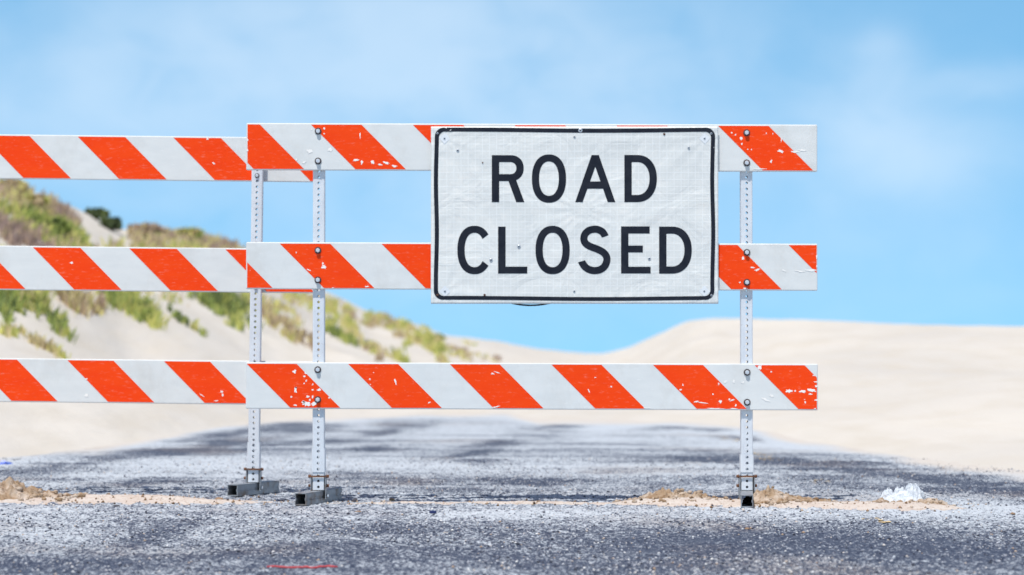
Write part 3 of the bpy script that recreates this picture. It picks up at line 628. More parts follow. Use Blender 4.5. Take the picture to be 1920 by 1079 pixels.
class Deco:                                   # flat film that follows the wrinkled sheet
    def __init__(s): s.v = []; s.f = []
    def strip(s, A, B, k=4, off=.0009):
        """quads between two polylines A and B of equal length, k cells across"""
        b = len(s.v); n_ = len(A)
        for t in range(k + 1):
            for (a, c_) in zip(A, B):
                x = a[0] + (c_[0] - a[0]) * t / k; z = a[1] + (c_[1] - a[1]) * t / k; s.v.append((x, float(wrinkle(x, z)) - off, z))
        for t in range(k):
            for i in range(n_ - 1): s.f.append((b + t * n_ + i, b + t * n_ + i + 1, b + (t + 1) * n_ + i + 1, b + (t + 1) * n_ + i))
        return s
    def quad(s, p0, p1, p2, p3, k=3, step=.012, off=.0009):
        """p0->p1 long edge, p3->p2 the opposite one (photo pixels)"""
        n_ = max(2, int(math.dist(p0, p1) / 440 / step) + 1); A = []; B = []
        for i in range(n_ + 1):
            t = i / n_; A.append(S2(p0[0] + (p1[0] - p0[0]) * t, p0[1] + (p1[1] - p0[1]) * t)); B.append(S2(p3[0] + (p2[0] - p3[0]) * t, p3[1] + (p2[1] - p3[1]) * t))
        return s.strip(A, B, k, off)
    def build(s, name, mat, parent):
        me = bpy.data.meshes.new(name); me.from_pydata(s.v, [], s.f); me.materials.append(mat); me.update()
        me.polygons.foreach_set('use_smooth', [True] * len(me.polygons)); return link(bpy.data.objects.new(name, me), parent)
def rr(x0, y0, x1, y1, r, n_=10):             # rounded rectangle, px
    pts = []
    for (cx, cy, a0) in ((x1 - r, y0 + r, -90), (x1 - r, y1 - r, 0), (x0 + r, y1 - r, 90), (x0 + r, y0 + r, 180)):
        for k in range(n_ + 1): a = R(a0 + 90 * k / n_); pts.append((cx + r * math.cos(a), cy + r * math.sin(a)))
    pts.append(pts[0]); return pts
def dens(pts, m=6):
    o_ = []
    for a, b in zip(pts[:-1], pts[1:]):
        k = max(1, m if math.dist(a, b) > 30 else 1); k = max(1, int(math.dist(a, b) / 8)) if math.dist(a, b) > 16 else 1
        for j in range(k): o_.append((a[0] + (b[0] - a[0]) * j / k, a[1] + (b[1] - a[1]) * j / k))
    return o_ + [pts[-1]]
def pair(outer, inner):                       # densify both with equal counts
    A = []; B = []
    for i in range(len(outer) - 1):
        k = max(1, int(max(math.dist(outer[i], outer[i + 1]), math.dist(inner[i], inner[i + 1])) / 8))
        for j in range(k):
            A.append((outer[i][0] + (outer[i + 1][0] - outer[i][0]) * j / k, outer[i][1] + (outer[i + 1][1] - outer[i][1]) * j / k)); B.append((inner[i][0] + (inner[i + 1][0] - inner[i][0]) * j / k, inner[i][1] + (inner[i + 1][1] - inner[i][1]) * j / k))
    return A + [outer[-1]], B + [inner[-1]]
bd = Deco(); O_, I_ = pair(rr(814.6, 241.2, 1339.4, 563.8, 17), rr(822.4, 248.9, 1331.8, 556.6, 11))
wob = lambda p: (p[0] + .9 * math.sin(p[1] / 31.0), p[1] + 1.1 * math.sin(p[0] / 83.0 + .6))
bd.strip([S2(*wob(p)) for p in O_], [S2(*wob(p)) for p in I_], 2); bd.build('border', m_blk.m, sign)
def sup(cx, cy, a, b, t, n_=2.25):
    c_, s_ = math.cos(t), math.sin(t); return cx + a * math.copysign(abs(c_) ** (2 / n_), c_), cy - b * math.copysign(abs(s_) ** (2 / n_), s_)
def ringO(dc, cx, cy, t0=0, t1=360, n_=72, wo=32, ho=45.3, wi=18.4, hi=32.2):
    ts = [R(t0 + (t1 - t0) * i / n_) for i in range(n_ + 1)]
    dc.strip([S2(*sup(cx, cy, wo, ho, t)) for t in ts], [S2(*sup(cx, cy, wi, hi, t)) for t in ts], 3)
def letD(dc, x, y0, y1, xr_, st=13.8, xs_=None):
    dc.quad((x, y0), (x, y1), (x + st, y1), (x + st, y0))
    h = (y1 - y0) / 2; cy = (y0 + y1) / 2; xc = x + 24; a_o = xr_ - xc; a_i = a_o - 13.8
    out_ = [(x + st, y0)]; inn = [(x + st, y0 + 13.4)]
    for k in range(31):
        t = R(90 - 180 * k / 30); out_.append(sup(xc, cy, a_o, h, t, 2.2)); inn.append(sup(xc, cy, a_i, h - 13.4, t, 2.2))
    out_.append((x + st, y1)); inn.append((x + st, y1 - 13.4)); A, B = pair(out_, inn)
    dc.strip([S2(*p) for p in A], [S2(*p) for p in B], 3)
# ROAD
def letters(name, fns):
    for lab, fn in fns:
        dc = Deco(); fn(dc); o_ = dc.build('letter', m_blk.m, sign); o_['label'] = lab
def lR(dc):
    dc.quad((922.2, 292), (922.2, 380), (936, 380), (936, 292))
    out_ = [(936, 292)]; inn = [(936, 305)]; cy = 316.3
    for k in range(25):
        t = R(90 - 180 * k / 24); out_.append(sup(957.5, cy, 24.5, 24.3, t, 2.15)); inn.append(sup(957.5, cy, 10.7, 11.3, t, 2.1))
    out_.append((936, 340.6)); inn.append((936, 327.6)); A, B = pair(out_, inn); dc.strip([S2(*p) for p in A], [S2(*p) for p in B], 3)
    dc.quad((953.3, 340.0), (968, 380), (983.2, 380), (967.2, 337), off=.00094)
letters('road', [('letter R', lR), ('letter O of ROAD', lambda dc: ringO(dc, 1029.2, 335.9)),
 ('letter A', lambda dc: (dc.quad((1109, 291.8), (1078.3, 380), (1092.2, 380), (1116.6, 312)), dc.quad((1109, 291.7), (1122.6, 291.7), (1116.6, 312.0), (1116, 312)), dc.quad((1122.6, 291.8), (1153.4, 380), (1139.2, 380), (1115.4, 312), off=.00093), dc.quad((1105.6, 341.2), (1126.2, 341.2), (1131.3, 354.8), (1100.5, 354.8), off=.00098))),
 ('letter D of ROAD', lambda dc: letD(dc, 1170.3, 291.6, 380, 1231.2))])
# CLOSED
def lS(dc):
    cp = [(1134.6, 444.3), (1129.5, 436), (1121.5, 431.6), (1114, 430.7), (1104.5, 432.8), (1097.5, 438.6), (1094.5, 446.5), (1095.8, 454.3), (1101.5, 460.3), (1110.5, 464.6), (1121, 468.6), (1130.5, 473.8), (1136.4, 481), (1137.4, 489.5), (1134, 498.8), (1126.5, 505.6), (1115.5, 508.2), (1104.5, 506.2), (1096, 500.4), (1089.8, 490.8)]
    pts = []
    for i in range(len(cp) - 1):
        p0, p1, p2, p3 = cp[max(i - 1, 0)], cp[i], cp[i + 1], cp[min(i + 2, len(cp) - 1)]
        for k in range(4):
            t = k / 4; pts.append(tuple(.5 * (2 * p1[j] + (p2[j] - p0[j]) * t + (2 * p0[j] - 5 * p1[j] + 4 * p2[j] - p3[j]) * t * t + (3 * p1[j] - p0[j] - 3 * p2[j] + p3[j]) * t ** 3) for j in (0, 1)))
    pts.append(cp[-1]); A = []; B = []
    for i, p in enumerate(pts):
        a, b = pts[max(i - 1, 0)], pts[min(i + 1, len(pts) - 1)]; d_ = (b[0] - a[0], b[1] - a[1]); l_ = math.hypot(*d_) or 1; nx_, ny_ = -d_[1] / l_ * 6.75, d_[0] / l_ * 6.75
        A.append((p[0] + nx_, p[1] + ny_)); B.append((p[0] - nx_, p[1] - ny_))
    A[0], B[0] = (1128.8, 446.2), (1140.7, 442.2); A[-1], B[-1] = (1083.5, 492.6), (1096.2, 489)
    # keep the sides consistent at both ends
    if math.dist(A[0], A[2]) > math.dist(B[0], A[2]): A[0], B[0] = B[0], A[0]
    if math.dist(A[-1], A[-3]) > math.dist(B[-1], A[-3]): A[-1], B[-1] = B[-1], A[-1]
    dc.strip([S2(*p) for p in A], [S2(*p) for p in B], 3)
def lC(dc):
    ringO(dc, 889.8, 469.6, 37.5, 322.5, 60)
letters('closed', [('letter C', lC), ('letter L', lambda dc: (dc.quad((934, 425.8), (934, 513.7), (948, 513.7), (948, 425.8)), dc.quad((948, 500.8), (988.6, 500.8), (988.6, 513.7), (948, 513.7)))),
 ('letter O of CLOSED', lambda dc: ringO(dc, 1036, 469.6)), ('letter S', lS),
 ('letter E', lambda dc: (dc.quad((1164, 425.4), (1164, 513.6), (1177.8, 513.6), (1177.8, 425.4)), dc.quad((1177.8, 425.4), (1217.6, 425.4), (1217.6, 438.8), (1177.8, 438.8)), dc.quad((1177.8, 461.3), (1204.8, 461.3), (1204.8, 474.2), (1177.8, 474.2)), dc.quad((1177.8, 500.9), (1219.3, 500.9), (1219.3, 513.6), (1177.8, 513.6)))),
 ('letter D of CLOSED', lambda dc: letD(dc, 1235.2, 425.8, 513.9, 1296.4))])
# rivets, rusty screw holes, clear corner patches
m_rivet = Mat('rivet', (.55, .57, .60), .35, .7)
for (a, b, r, kind) in ((858.5, 283.5, 3, 0), (1291, 278.5, 2.6, 0), (973, 463.5, 3.4, 0), (920.8, 488.6, 3.4, 0), (1217, 486, 3, 0), (1077, 258, 2.2, 0), (1076.5, 547, 2.2, 0), (1088, 245.5, 4, 0), (905, 306, 1.4, 1), (1245, 252.5, 2.2, 1), (908.8, 553.8, 2.2, 1), (833.5, 260.5, 2.2, 0), (1320.5, 260.5, 2.2, 0), (834.5, 546.8, 2.2, 0), (1319.5, 546.5, 2.2, 0), (820.5, 251, 2.2, 0), (1333, 251.5, 2.2, 0), (820.5, 554, 2.2, 1), (1333, 554.5, 2.2, 0)):
    x, z = S2(a, b); y = float(wrinkle(x, z)) - .0012; mb = MB(); rr_ = r / 440
    mb.cyl((x, y, z), (0, -1, 0), rr_, .0016, 14, 0, rr_ * .75); mb.cyl((x, y - .0016, z), (0, -1, 0), rr_ * .45, .0006, 10, 1)
    mb.build('rivet', [m_rust.m if kind else m_rivet.m, m_washer.m], sign)
m_patch = Mat('clear_tape', (.74, .77, .79), .3)
for (a, b, an) in ((834, 260.5, 48), (1321, 260.5, 42), (834.5, 547, 44), (1320, 547, 48)):
    c_, s_ = math.cos(R(an)), math.sin(R(an)); h = 7.5; cr_ = [(a + h * (u * c_ - v * s_), b + h * (u * s_ + v * c_)) for u, v in ((-1, -1), (1, -1), (1, 1), (-1, 1))]
    Deco().quad(*cr_, k=3, step=.006, off=.0008).build('tape_patch', m_patch.m, sign)
# mounting spacers behind the sheet, touching the boards
for xx in (-.45, 0, .45):
    for zz in (.29, -.13): MB().box(xx - .012, xx + .012, .0062, -SY - T - .0015, zz - .012, zz + .012, 0).build('spacer', m_steel.m, sign)
# black strap drooping under the lower edge
m_strap = Mat('black_strap', (.012, .012, .016), .6)
mb = MB(); path = []
for k in range(41):
    t = k / 40; a = 950 + 90 * t; dd = 4 * t * (1 - t); b = 566.5 + 6.6 * dd; x, z = P(a, b); path.append((x, SY + .0078 + .0 * t, z))
A_ = []; nst = len(path)
for (x, y, z) in path: A_ += [(x, y - .0015, z - .0036), (x, y + .0015, z - .0036), (x, y + .0015, z + .0036), (x, y - .0015, z + .0036)]
fs = [(4 * i + j, 4 * i + (j + 1) % 4, 4 * i + 4 + (j + 1) % 4, 4 * i + 4 + j) for i in range(nst - 1) for j in range(4)] + [(0, 1, 2, 3), (4 * nst - 1, 4 * nst - 2, 4 * nst - 3, 4 * nst - 4)]
mb.add(A_, fs); st_ = mb.build('strap', m_strap.m); tag(st_, 'thin black strap sagging below the bottom edge of the sign', 'strap')

# ------------------------------------------------------------------ litter and single stones
def onroad(X, Y): return max(float(roadz(np.array(X), np.array(Y))), float(driftz(np.array(X), np.array(Y))) if abs(Y) < 1 and X < 2.3 else -1)
def lump(name, label, cat, px, py, r, mat, sq=(1, 1, .7), sub=2, jit=.35, dz=0, group=None):
    X, Y = G(px, py); bm = bmesh.new(); bmesh.ops.create_icosphere(bm, subdivisions=sub, radius=1)
    ph = random.random() * 50
    for v in bm.verts:
        k = 1 + jit * (float(fbm(np.array(v.co.x * 1.3 + ph), np.array(v.co.y * 1.3 + v.co.z), 401, 2))) + .12 * (random.random() - .5)
        v.co = Vector((v.co.x * sq[0], v.co.y * sq[1], v.co.z * sq[2])) * r * k
    mb = MB(); mb.bm(bm); o_ = mb.build(name, mat); o_.location = (X, Y, onroad(X, Y) + r * sq[2] * .55 + dz); return tag(o_, label, cat, group)
m_ds = Mat('dark_stone', rough=.8); m_ds.color(m_ds.mix(m_ds.noise(120, 4), (.03, .03, .04), (.09, .08, .09)))
m_bs = Mat('brown_stone', rough=.85); m_bs.color(m_bs.mix(m_bs.noise(90, 4), (.16, .09, .05), (.42, .28, .17)))
m_ws = Mat('pale_stone', rough=.7); m_ws.color(m_ws.mix(m_ws.noise(90, 4), (.62, .60, .55), (.82, .80, .76)))
lump('stone', 'dark round stone on the sand just right of the left foot', 'stone', 665.5, 944, .0125, m_ds.m, (1, 1, .95))
lump('stone', 'brown clod on the sand line right of the dark round stone', 'stone', 735, 940, .012, m_bs.m, (1.2, 1, .8))
lump('stone', 'flat brown clod lying left of the dark round stone gap, below the middle gap', 'stone', 672, 961, .010, m_bs.m, (1.6, 1, .3)).__setitem__('label', 'flat brown flake on the asphalt below the dark round stone')
lump('stone', 'white pebble beside the base of the left front post', 'stone', 580.5, 918, .0075, m_ws.m)
lump('stone', 'small white pebble alone between the left front post and the sign', 'stone', 652, 905, .0085, m_ws.m)
lump('stone', 'brown rock on the sand left of the rear barricade foot', 'stone', 411, 940, .0135, m_bs.m, (1.3, 1, .6))
lump('stone', 'dark clod on the sand between the left pile and the rear foot', 'stone', 219, 951, .012, m_ds.m, (1.3, 1, .55))
lump('stone', 'grey rock lying farther right past the white plastic', 'stone', 1779, 951, .007, m_ds.m, (1.4, 1, .6))
lump('stone', 'small brown rock on the asphalt near the right edge', 'stone', 1898, 965, .008, m_bs.m, (1.2, 1, .7))
lump('stone', 'pale brown pebble on bare asphalt in front of the right foot', 'stone', 1400, 991, .0085, m_bs.m, (1.3, 1, .6))
# dark blue cap
X, Y = G(812, 964); mb = MB(); mb.cyl((0, 0, 0), (0, 0, 1), .0145, .008, 20); mb.cyl((0, 0, .008), (0, 0, 1), .0145, .001, 20, 0, .0125)
m_cap = Mat('navy_plastic', (.01, .02, .10), .4); o_ = mb.build('bottle_cap', m_cap.m); o_.location = (X, Y, onroad(X, Y)); tag(o_, 'dark blue bottle cap lying on the asphalt in the middle', 'bottle cap')
# red stick
X0, Y0 = G(501, 1067); X1, Y1 = G(634, 1067.5); mb = MB(); pts = []; rs = []
for k in range(17):
    t = k / 16; x = X0 + (X1 - X0) * t; y = Y0 + (Y1 - Y0) * t + .004 * math.sin(t * 5); pts.append((x, y, onroad(x, y) * .6 + .0062 + .0008 * math.sin(t * 7))); rs.append(.0030 * (1 + .12 * math.sin(k * 2.3)) * (.75 if k in (0, 16) else 1))
mb.tube(pts, rs, 10); m_red = Mat('red_plastic', rough=.5); m_red.color(m_red.mix(m_red.noise(80, 4), (.42, .018, .03), (.62, .05, .06)))
tag(mb.build('stick', m_red.m, smooth=True), 'thin red stick lying crosswise on the asphalt at the bottom', 'stick')
# blue litter on the dune foot, far left: crumpled plastic
def crumple(name, label, cat, loc, dims, mat, seed, sub=4, amp=.5, strips=0, smooth=False):
    bm = bmesh.new(); bmesh.ops.create_icosphere(bm, subdivisions=sub, radius=1)
    for v in bm.verts:
        x, y, z = v.co; n1 = 1 - abs(float(fbm(np.array(x * 2.1 + seed), np.array(y * 2.1 + z * 1.7), seed, 3, .6))) * 2; n2 = float(fbm(np.array(x * 7 + z * 6), np.array(y * 7 - z * 5 + seed), seed + 5, 3, .65))
        k = 1 + amp * (n1 - .6) + amp * .5 * n2; zz = z * k
        if zz < -.35: zz = -.35 + (zz + .35) * .15
        v.co = Vector((x * k * dims[0], y * k * dims[1], (zz + .38) * dims[2]))
    mb = MB(); mb.bm(bm)
    for s_ in range(strips):     # torn wisps
        a = random.random() * math.pi * 2; rr0 = .4 + .5 * random.random(); bx_ = math.cos(a) * dims[0] * rr0; by_ = math.sin(a) * dims[1] * rr0; bz_ = dims[2] * (.25 + .8 * (1 - rr0 ** 2)); dx = (random.random() - .3) * .03 + math.cos(a) * .02; dz_ = .008 + .022 * random.random(); wd = .0015 + .003 * random.random(); vs = []
        for k in range(6):
            t = k / 5; cx, cz = bx_ + dx * t * t, bz_ + dz_ * t * (1.3 - .6 * t); e = wd * (1 - t * .85); vs += [(cx - e, by_ + .01 * t * math.sin(a * 3), cz), (cx + e, by_ + .01 * t * math.sin(a * 3) + .002, cz + .001)]
        mb.add(vs, [(2 * k, 2 * k + 1, 2 * k + 3, 2 * k + 2) for k in range(5)])
    o_ = mb.build(name, mat, smooth=smooth); o_.location = loc; return tag(o_, label, cat)
m_blue = Mat('blue_plastic', (.01, .09, .55), .35)
gx, gy = G(12, 832, .12); gz = float(terrain(np.array(gx), np.array(gy)))
crumple('plastic_wrapper', 'crumpled bright blue plastic on the sand at the far left', 'litter', (gx, gy, gz), (.055, .04, .035), m_blue.m, 411, 3, .6)
m_bag = Mat('white_plastic', (.73, .77, .81), .4); m_bag.b.inputs['Subsurface Weight'].default_value = .5; m_bag.b.inputs['Subsurface Radius'].default_value = (.02, .02, .02)
m_bag.normal(m_bag.bump(m_bag.noise(45, 5, rough=.6, dist=1), .015, 1))
mb = MB()
def film(cx, cy, cz, rx, ry, H, seed, rot, nn=46):
    """one lobe of thin crumpled film: sharp creases, ragged lifted hem"""
    g = np.linspace(-1, 1, nn); U, W_ = np.meshgrid(g, g); rad = np.sqrt(U ** 2 + W_ ** 2); sc_ = np.where(rad > 1, 1 / np.maximum(rad, 1e-6), 1) ; sq_ = np.maximum(np.abs(U), np.abs(W_)) / np.maximum(rad, 1e-6); U, W_ = U * sq_, W_ * sq_; rad = np.sqrt(U ** 2 + W_ ** 2)
    wx_ = U + .25 * fbm(U * 1.7 + seed, W_ * 1.7, seed, 2); wy_ = W_ + .25 * fbm(U * 1.7, W_ * 1.7 + seed, seed + 9, 2)
    rg = 1 - np.abs(fbm(wx_ * 1.9, wy_ * 1.9, seed + 3, 2, .5)) * 2.4; rg2 = 1 - np.abs(fbm(wx_ * 5.2, wy_ * 5.2, seed + 5, 2, .5)) * 2.2
    h = (1 - rad ** 2.2) * (.55 + .35 * rg) + .13 * rg2 * (1 - .5 * rad) + .10 * np.maximum(fbm(U * 4, W_ * 4, seed + 8, 2), 0) * (rad > .75)
    ed = 1 + .22 * fbm(np.arctan2(W_, U) * 2.3, rad * 0, seed + 11, 3) * rad; x = U * ed * rx + .12 * rx * fbm(U * 3, W_ * 3 + 7, seed + 2, 2); y = W_ * ed * ry
    c_, s_ = math.cos(rot), math.sin(rot); V = np.stack([cx + x * c_ - y * s_, cy + x * s_ + y * c_, cz + np.maximum(h, -.03) * H], -1).reshape(-1, 3)
    mb.add([tuple(v) for v in V], [(i * nn + j, i * nn + j + 1, (i + 1) * nn + j + 1, (i + 1) * nn + j) for i in range(nn - 1) for j in range(nn - 1)])
def wisp(x, y, z, dx, dz, wd):
    vs = []
    for k in range(7):
        t = k / 6; e = wd * (1 - t * .9) * (1 + .4 * math.sin(9 * t + x * 99)); vs += [(x + dx * t * t - e, y, z + dz * t * (1.25 - .25 * t)), (x + dx * t * t + e, y + .003, z + dz * t * (1.25 - .25 * t) + .001)]
    mb.add(vs, [(2 * k, 2 * k + 1, 2 * k + 3, 2 * k + 2) for k in range(6)])
bx0, bz0 = P(1690, 948)
film(-.015, 0, .004, .098, .06, .048, 421, .1); film(.030, .02, .006, .060, .05, .082, 433, .7); film(-.072, .01, .006, .042, .045, .058, 447, 2.0); film(.0, -.03, .004, .075, .03, .030, 455, .0); film(.108, -.03, -.010, .042, .03, .036, 463, -.3); film(-.025, .02, .01, .034, .04, .066, 469, 1.1)
for _ in range(46):
    xx = -.10 + .18 * random.random(); top_ = .045 * math.exp(-((xx + .05) / .05) ** 2) + .075 * math.exp(-((xx - .035) / .045) ** 2)
    wisp(xx, .04 * (random.random() - .5), top_ * (.35 + .55 * random.random()), .03 * (random.random() - .45), .008 + .020 * random.random(), .0008 + .0028 * random.random())
for k in range(5): wisp(.066 + .004 * k, .0, .052 - .008 * k, .05, .001 - .022 - .004 * k, .004)
o_ = mb.build('plastic_bag', m_bag.m); o_.location = (bx0, -.13, .012); tag(o_, 'crumpled white plastic bag caught on the right sand pile', 'plastic bag')

# ------------------------------------------------------------------ dune vegetation
def tri_material(name):
    m = Mat(name, rough=.7, spec=.2); m.color(m.ramp(m.attr('shade'), [(0, (.06, .085, .045)), (.18, (.15, .19, .07)), (.34, (.31, .38, .09)), (.50, (.60, .58, .17)), (.64, (.60, .50, .26)), (.80, (.42, .31, .21)), (1, (.32, .23, .20))]))
    m.b.inputs['Subsurface Weight'].default_value = 0; return m.m
m_leaf = tri_material('dune_grass')
_Ds = np.concatenate([np.arange(14, 60, .25), np.arange(60, 100, .5)])
def place(u, py):
    """first terrain point seen at direction u, photo row py; falls back to the crest"""
    Dm = _Ds[None, :]; X = u[:, None] * Dm; Z = terrain(X, Dm - DB + 0 * X); pp = HOR - (Z - CAMZ) / Dm * F
    hit = pp <= py[:, None]; idx = np.where(hit.any(1), hit.argmax(1), pp.argmin(1)); D = _Ds[idx] + .2 * (rng.random(len(u)) - .5)
    X = u * D; return X, D - DB, terrain(X, D - DB)
def blades(Pt, hgt, shade, wid, lean=.5):
    n_ = len(Pt); a = rng.random(n_) * 6.28; dx, dy = np.cos(a), np.sin(a); le = lean * (.3 + rng.random(n_)) * hgt
    w2 = wid * (.6 + .8 * rng.random(n_)); b = rng.random(n_) * 6.28; wx, wy = np.cos(b) * w2, np.sin(b) * w2
    p0 = Pt - np.stack([wx, wy, 0 * wx + .02], -1); p1 = Pt + np.stack([wx, wy, 0 * wx - .02], -1)
    p2 = Pt + np.stack([dx * le * .45 + wx * .7, dy * le * .45 + wy * .7, hgt * .62], -1); p3 = Pt + np.stack([dx * le, dy * le, hgt], -1)
    V = np.stack([p0, p1, p2, p3], 1).reshape(-1, 3); i = 4 * np.arange(n_); Fc = np.concatenate([np.stack([i, i + 1, i + 2], -1), np.stack([i, i + 2, i + 3], -1)])
    return V, Fc, np.repeat(shade, 4)
# patches: px, py, rx, ry, tilt (deg, positive = down to the right), shade, spread, count, height
PT = [(10, 350, 40, 14, 20, .78, .2, 1500, .30), (60, 378, 60, 20, 25, .62, .3, 2600, .30), (110, 392, 50, 14, 35, .80, .2, 1500, .3), (20, 400, 50, 20, 30, .42, .25, 2000, .3), (-120, 350, 120, 60, 15, .5, .35, 3500, .3),
      (40, 438, 80, 22, 15, .88, .15, 3200, .30), (100, 428, 62, 22, 28, .30, .12, 3600, .33), (140, 446, 30, 16, 30, .40, .2, 1200, .3), (150, 470, 60, 20, 20, .5, .3, 1500, .3),
      (285, 440, 50, 16, 8, .74, .22, 2400, .30), (330, 452, 70, 14, 8, .40, .25, 2200, .28), (395, 452, 60, 13, 12, .80, .2, 2000, .28), (440, 466, 50, 12, 25, .66, .3, 1500, .28), (300, 470, 110, 16, 5, .5, .3, 2400, .3),
      (40, 520, 90, 20, 25, .4, .3, 1600, .3), (10, 572, 36, 24, 40, .28, .2, 1600, .28), (85, 590, 60, 11, 40, .30, .15, 1800, .26), (45, 556, 40, 12, 30, .50, .2, 900, .26), (140, 562, 36, 16, 40, .62, .2, 1300, .28), (180, 570, 20, 12, 30, .72, .2, 500, .26),
      (235, 560, 60, 20, 25, .34, .18, 2600, .30), (270, 588, 40, 12, 30, .30, .12, 1200, .26), (335, 588, 26, 6, 42, .18, .12, 600, .2), (360, 606, 34, 4, 35, .36, .1, 500, .18), (250, 524, 100, 12, 20, .45, .3, 1300, .3),
      (70, 640, 62, 5, 24, .50, .06, 600, .16), (20, 622, 30, 6, 20, .5, .06, 300, .16), (110, 660, 24, 4, 30, .5, .06, 200, .14),
      (415, 560, 58, 16, 12, .22, .22, 2600, .30), (440, 588, 48, 18, 32, .26, .25, 2300, .30), (385, 520, 100, 12, 20, .5, .3, 1200, .3), (505, 575, 60, 18, 24, .50, .2, 2200, .28), (530, 608, 50, 12, 38, .68, .25, 1900, .26), (575, 632, 34, 8, 38, .72, .2, 900, .24), (560, 555, 50, 12, 25, .44, .2, 1200, .28),
      (612, 572, 46, 12, 22, .48, .12, 1600, .26), (660, 582, 24, 7, 36, .78, .2, 800, .24), (640, 565, 30, 8, 25, .40, .2, 700, .24), (622, 612, 26, 12, 32, .30, .15, 1300, .26), (650, 606, 30, 12, 30, .46, .12, 1100, .26), (640, 625, 34, 6, 30, .22, .2, 800, .22), (690, 640, 46, 9, 32, .52, .2, 1100, .24), (700, 655, 30, 8, 45, .66, .2, 700, .22),
      (712, 594, 34, 11, 20, .46, .18, 1400, .26), (735, 606, 26, 10, 45, .72, .25, 1200, .26), (690, 600, 16, 6, 20, .5, .2, 500, .2), (752, 664, 18, 9, 30, .34, .15, 700, .24), (768, 640, 14, 9, -40, .30, .12, 700, .24), (785, 622, 50, 16, 28, .48, .10, 2600, .26), (812, 642, 36, 11, 30, .38, .12, 1700, .26), (822, 662, 26, 7, 40, .60, .25, 900, .22), (790, 607, 40, 5, 14, .42, .2, 600, .2), (858, 646, 24, 4, 10, .82, .15, 500, .16), (850, 652, 40, 9, 22, .56, .2, 700, .18), (890, 662, 50, 8, 12, .58, .2, 380, .14), (868, 634, 30, 4, 12, .45, .2, 300, .14), (932, 664, 10, 4, 10, .8, .1, 90, .14)]
Vs, Fs, Ss = [], [], []; off = 0
for (cx, cy, rx, ry, tl, sh, spd, cnt, hg) in PT:
    cnt = int(cnt * .60); a = rng.random(cnt) * 6.283; r_ = np.sqrt(rng.random(cnt)) * (.75 + .45 * rng.random(cnt)); ex, ey = r_ * np.cos(a) * rx, r_ * np.sin(a) * ry
    c_, s_ = math.cos(R(tl)), math.sin(R(tl)); px = cx + ex * c_ - ey * s_; py = cy + ex * s_ + ey * c_
    keep = fbm(px / 16, py / 7, int(cx) % 97 + 500, 3) > -.04; px, py = px[keep], py[keep]
    X, Y, Z = place((px - 960) / F, py + 10); sh_ = np.clip(sh + .06 + 1.3 * spd * (rng.random(len(px)) - .5) + .25 * fbm(px / 14, py / 6, 601, 2), 0, 1)
    V, Fc, S = blades(np.stack([X, Y, Z], -1), hg * .52 * (.45 + .7 * rng.random(len(px))) * (1 + .35 * fbm(px / 20, py / 20, 611, 2)), sh_, .013); Vs.append(V); Fs.append(Fc + off); Ss.append(S); off += len(V)
gr = mesh_np('dune_grass', np.concatenate(Vs), np.concatenate(Fs), m_leaf, attrs={'shade': np.concatenate(Ss)}); tag(gr, 'patchy green, yellow and brown grass on the left dune', kind='stuff')
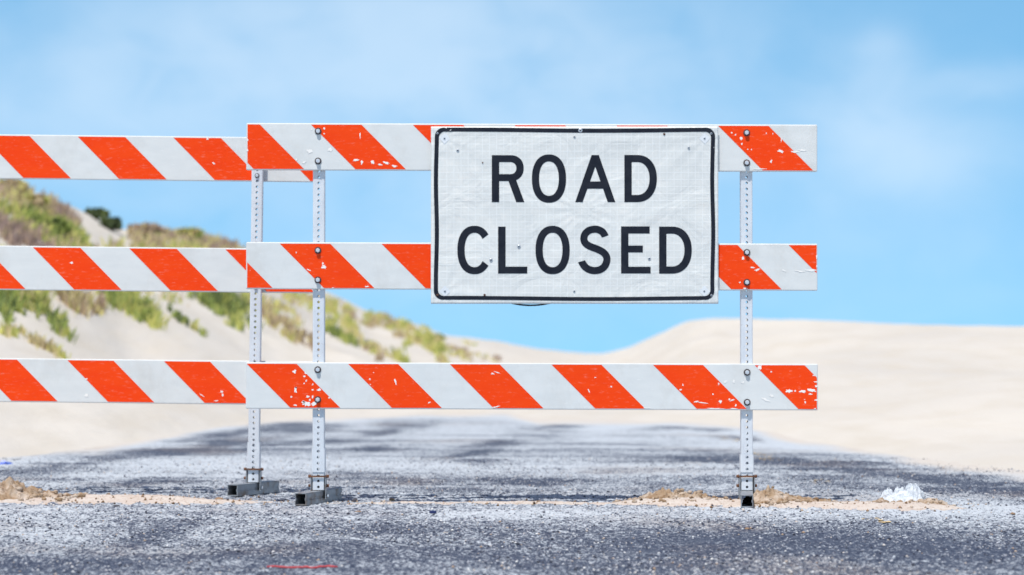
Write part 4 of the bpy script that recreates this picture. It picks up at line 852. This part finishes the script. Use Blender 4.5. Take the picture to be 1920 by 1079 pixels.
# single bushes: woody stems and a crown of small leaves
m_stem = Mat('bush_stem', (.09, .065, .05), .9)
def bush(px, py, wpx, hpx, shade, spread, cnt, label):
    u = np.array([(px - 960) / F]); X, Y, Z = place(u, np.array([float(py)])); X, Y, Z = X[0], Y[0], Z[0]; D = Y + DB; s_ = D / F; W, H = wpx * s_ / 2, hpx * s_
    root = empty('shrub', (X, Y, Z)); tag(root, label, 'shrub', 'shrubs on the left dune'); mb = MB(); tips = []
    for k in range(9):
        a = random.random() * 6.28; e = .35 + .6 * random.random(); tip = Vector((math.cos(a) * W * e, math.sin(a) * W * e * .8, H * (.55 + .35 * random.random() * (1.2 - e)))); tips.append(tip)
        mb.tube([(0, 0, -.04), tip * .5 + Vector((0, 0, H * .12)), tip], [.014, .009, .004], 5)
    mb.build('stems', m_stem.m, root)
    cl_ = [Vector((math.cos(a) * W * r_, math.sin(a) * W * .8 * r_, H * (.18 + .62 * random.random() * math.sqrt(max(0, 1 - r_ * r_ * .8))))) for a, r_ in ((random.random() * 6.28, math.sqrt(random.random())) for _ in range(26))] + tips
    ci = rng.integers(0, len(cl_), cnt); C = np.array([tuple(c) for c in cl_])[ci]; o2 = rng.normal(size=(cnt, 3)); o2 /= np.linalg.norm(o2, axis=1)[:, None]; o2 *= (rng.random(cnt) ** .5)[:, None] * np.array([W * .24, W * .24, H * .16])
    Pp = C + o2; Pp[:, 2] = np.maximum(Pp[:, 2], .01); nn = rng.normal(size=(cnt, 3)); nn /= np.linalg.norm(nn, axis=1)[:, None]; t1 = np.cross(nn, rng.normal(size=(cnt, 3))); t1 /= np.linalg.norm(t1, axis=1)[:, None]; t2 = np.cross(nn, t1)
    ls = (.022 + .02 * rng.random(cnt))[:, None]; V = np.stack([Pp - t1 * ls * 1.5, Pp + t2 * ls * .6, Pp + t1 * ls * 1.5, Pp - t2 * ls * .6], 1).reshape(-1, 3)
    sh_ = np.clip(shade + spread * (rng.random(len(cl_))[ci] - .5) + .1 * (rng.random(cnt) - .5), 0, 1)
    mesh_np('foliage', V, np.arange(4 * cnt).reshape(-1, 4), m_leaf, root, attrs={'shade': np.repeat(sh_, 4)})
bush(180, 412, 46, 24, .12, .16, 1500, 'dark green shrub on the bare crest, left one of the dark pair')
bush(207, 434, 40, 26, .10, .16, 1400, 'dark green shrub on the bare crest, lower right one of the dark pair')
bush(95, 446, 66, 34, .26, .16, 1900, 'bright green shrub on the upper left slope above the middle board')
bush(60, 398, 70, 34, .60, .45, 1700, 'brownish shrub near the top of the crest at upper left')
bush(275, 446, 70, 30, .76, .30, 1700, 'purplish brown shrub on the crest just right of the sand gap')
bush(352, 450, 56, 24, .48, .40, 1300, 'olive shrub on the crest nearer the rear post')
bush(822, 640, 22, 13, .28, .2, 700, 'small green shrub at the low right end of the dune grass')
bush(20, 366, 60, 30, .70, .35, 1400, 'brown shrub on the highest crest at the left edge')
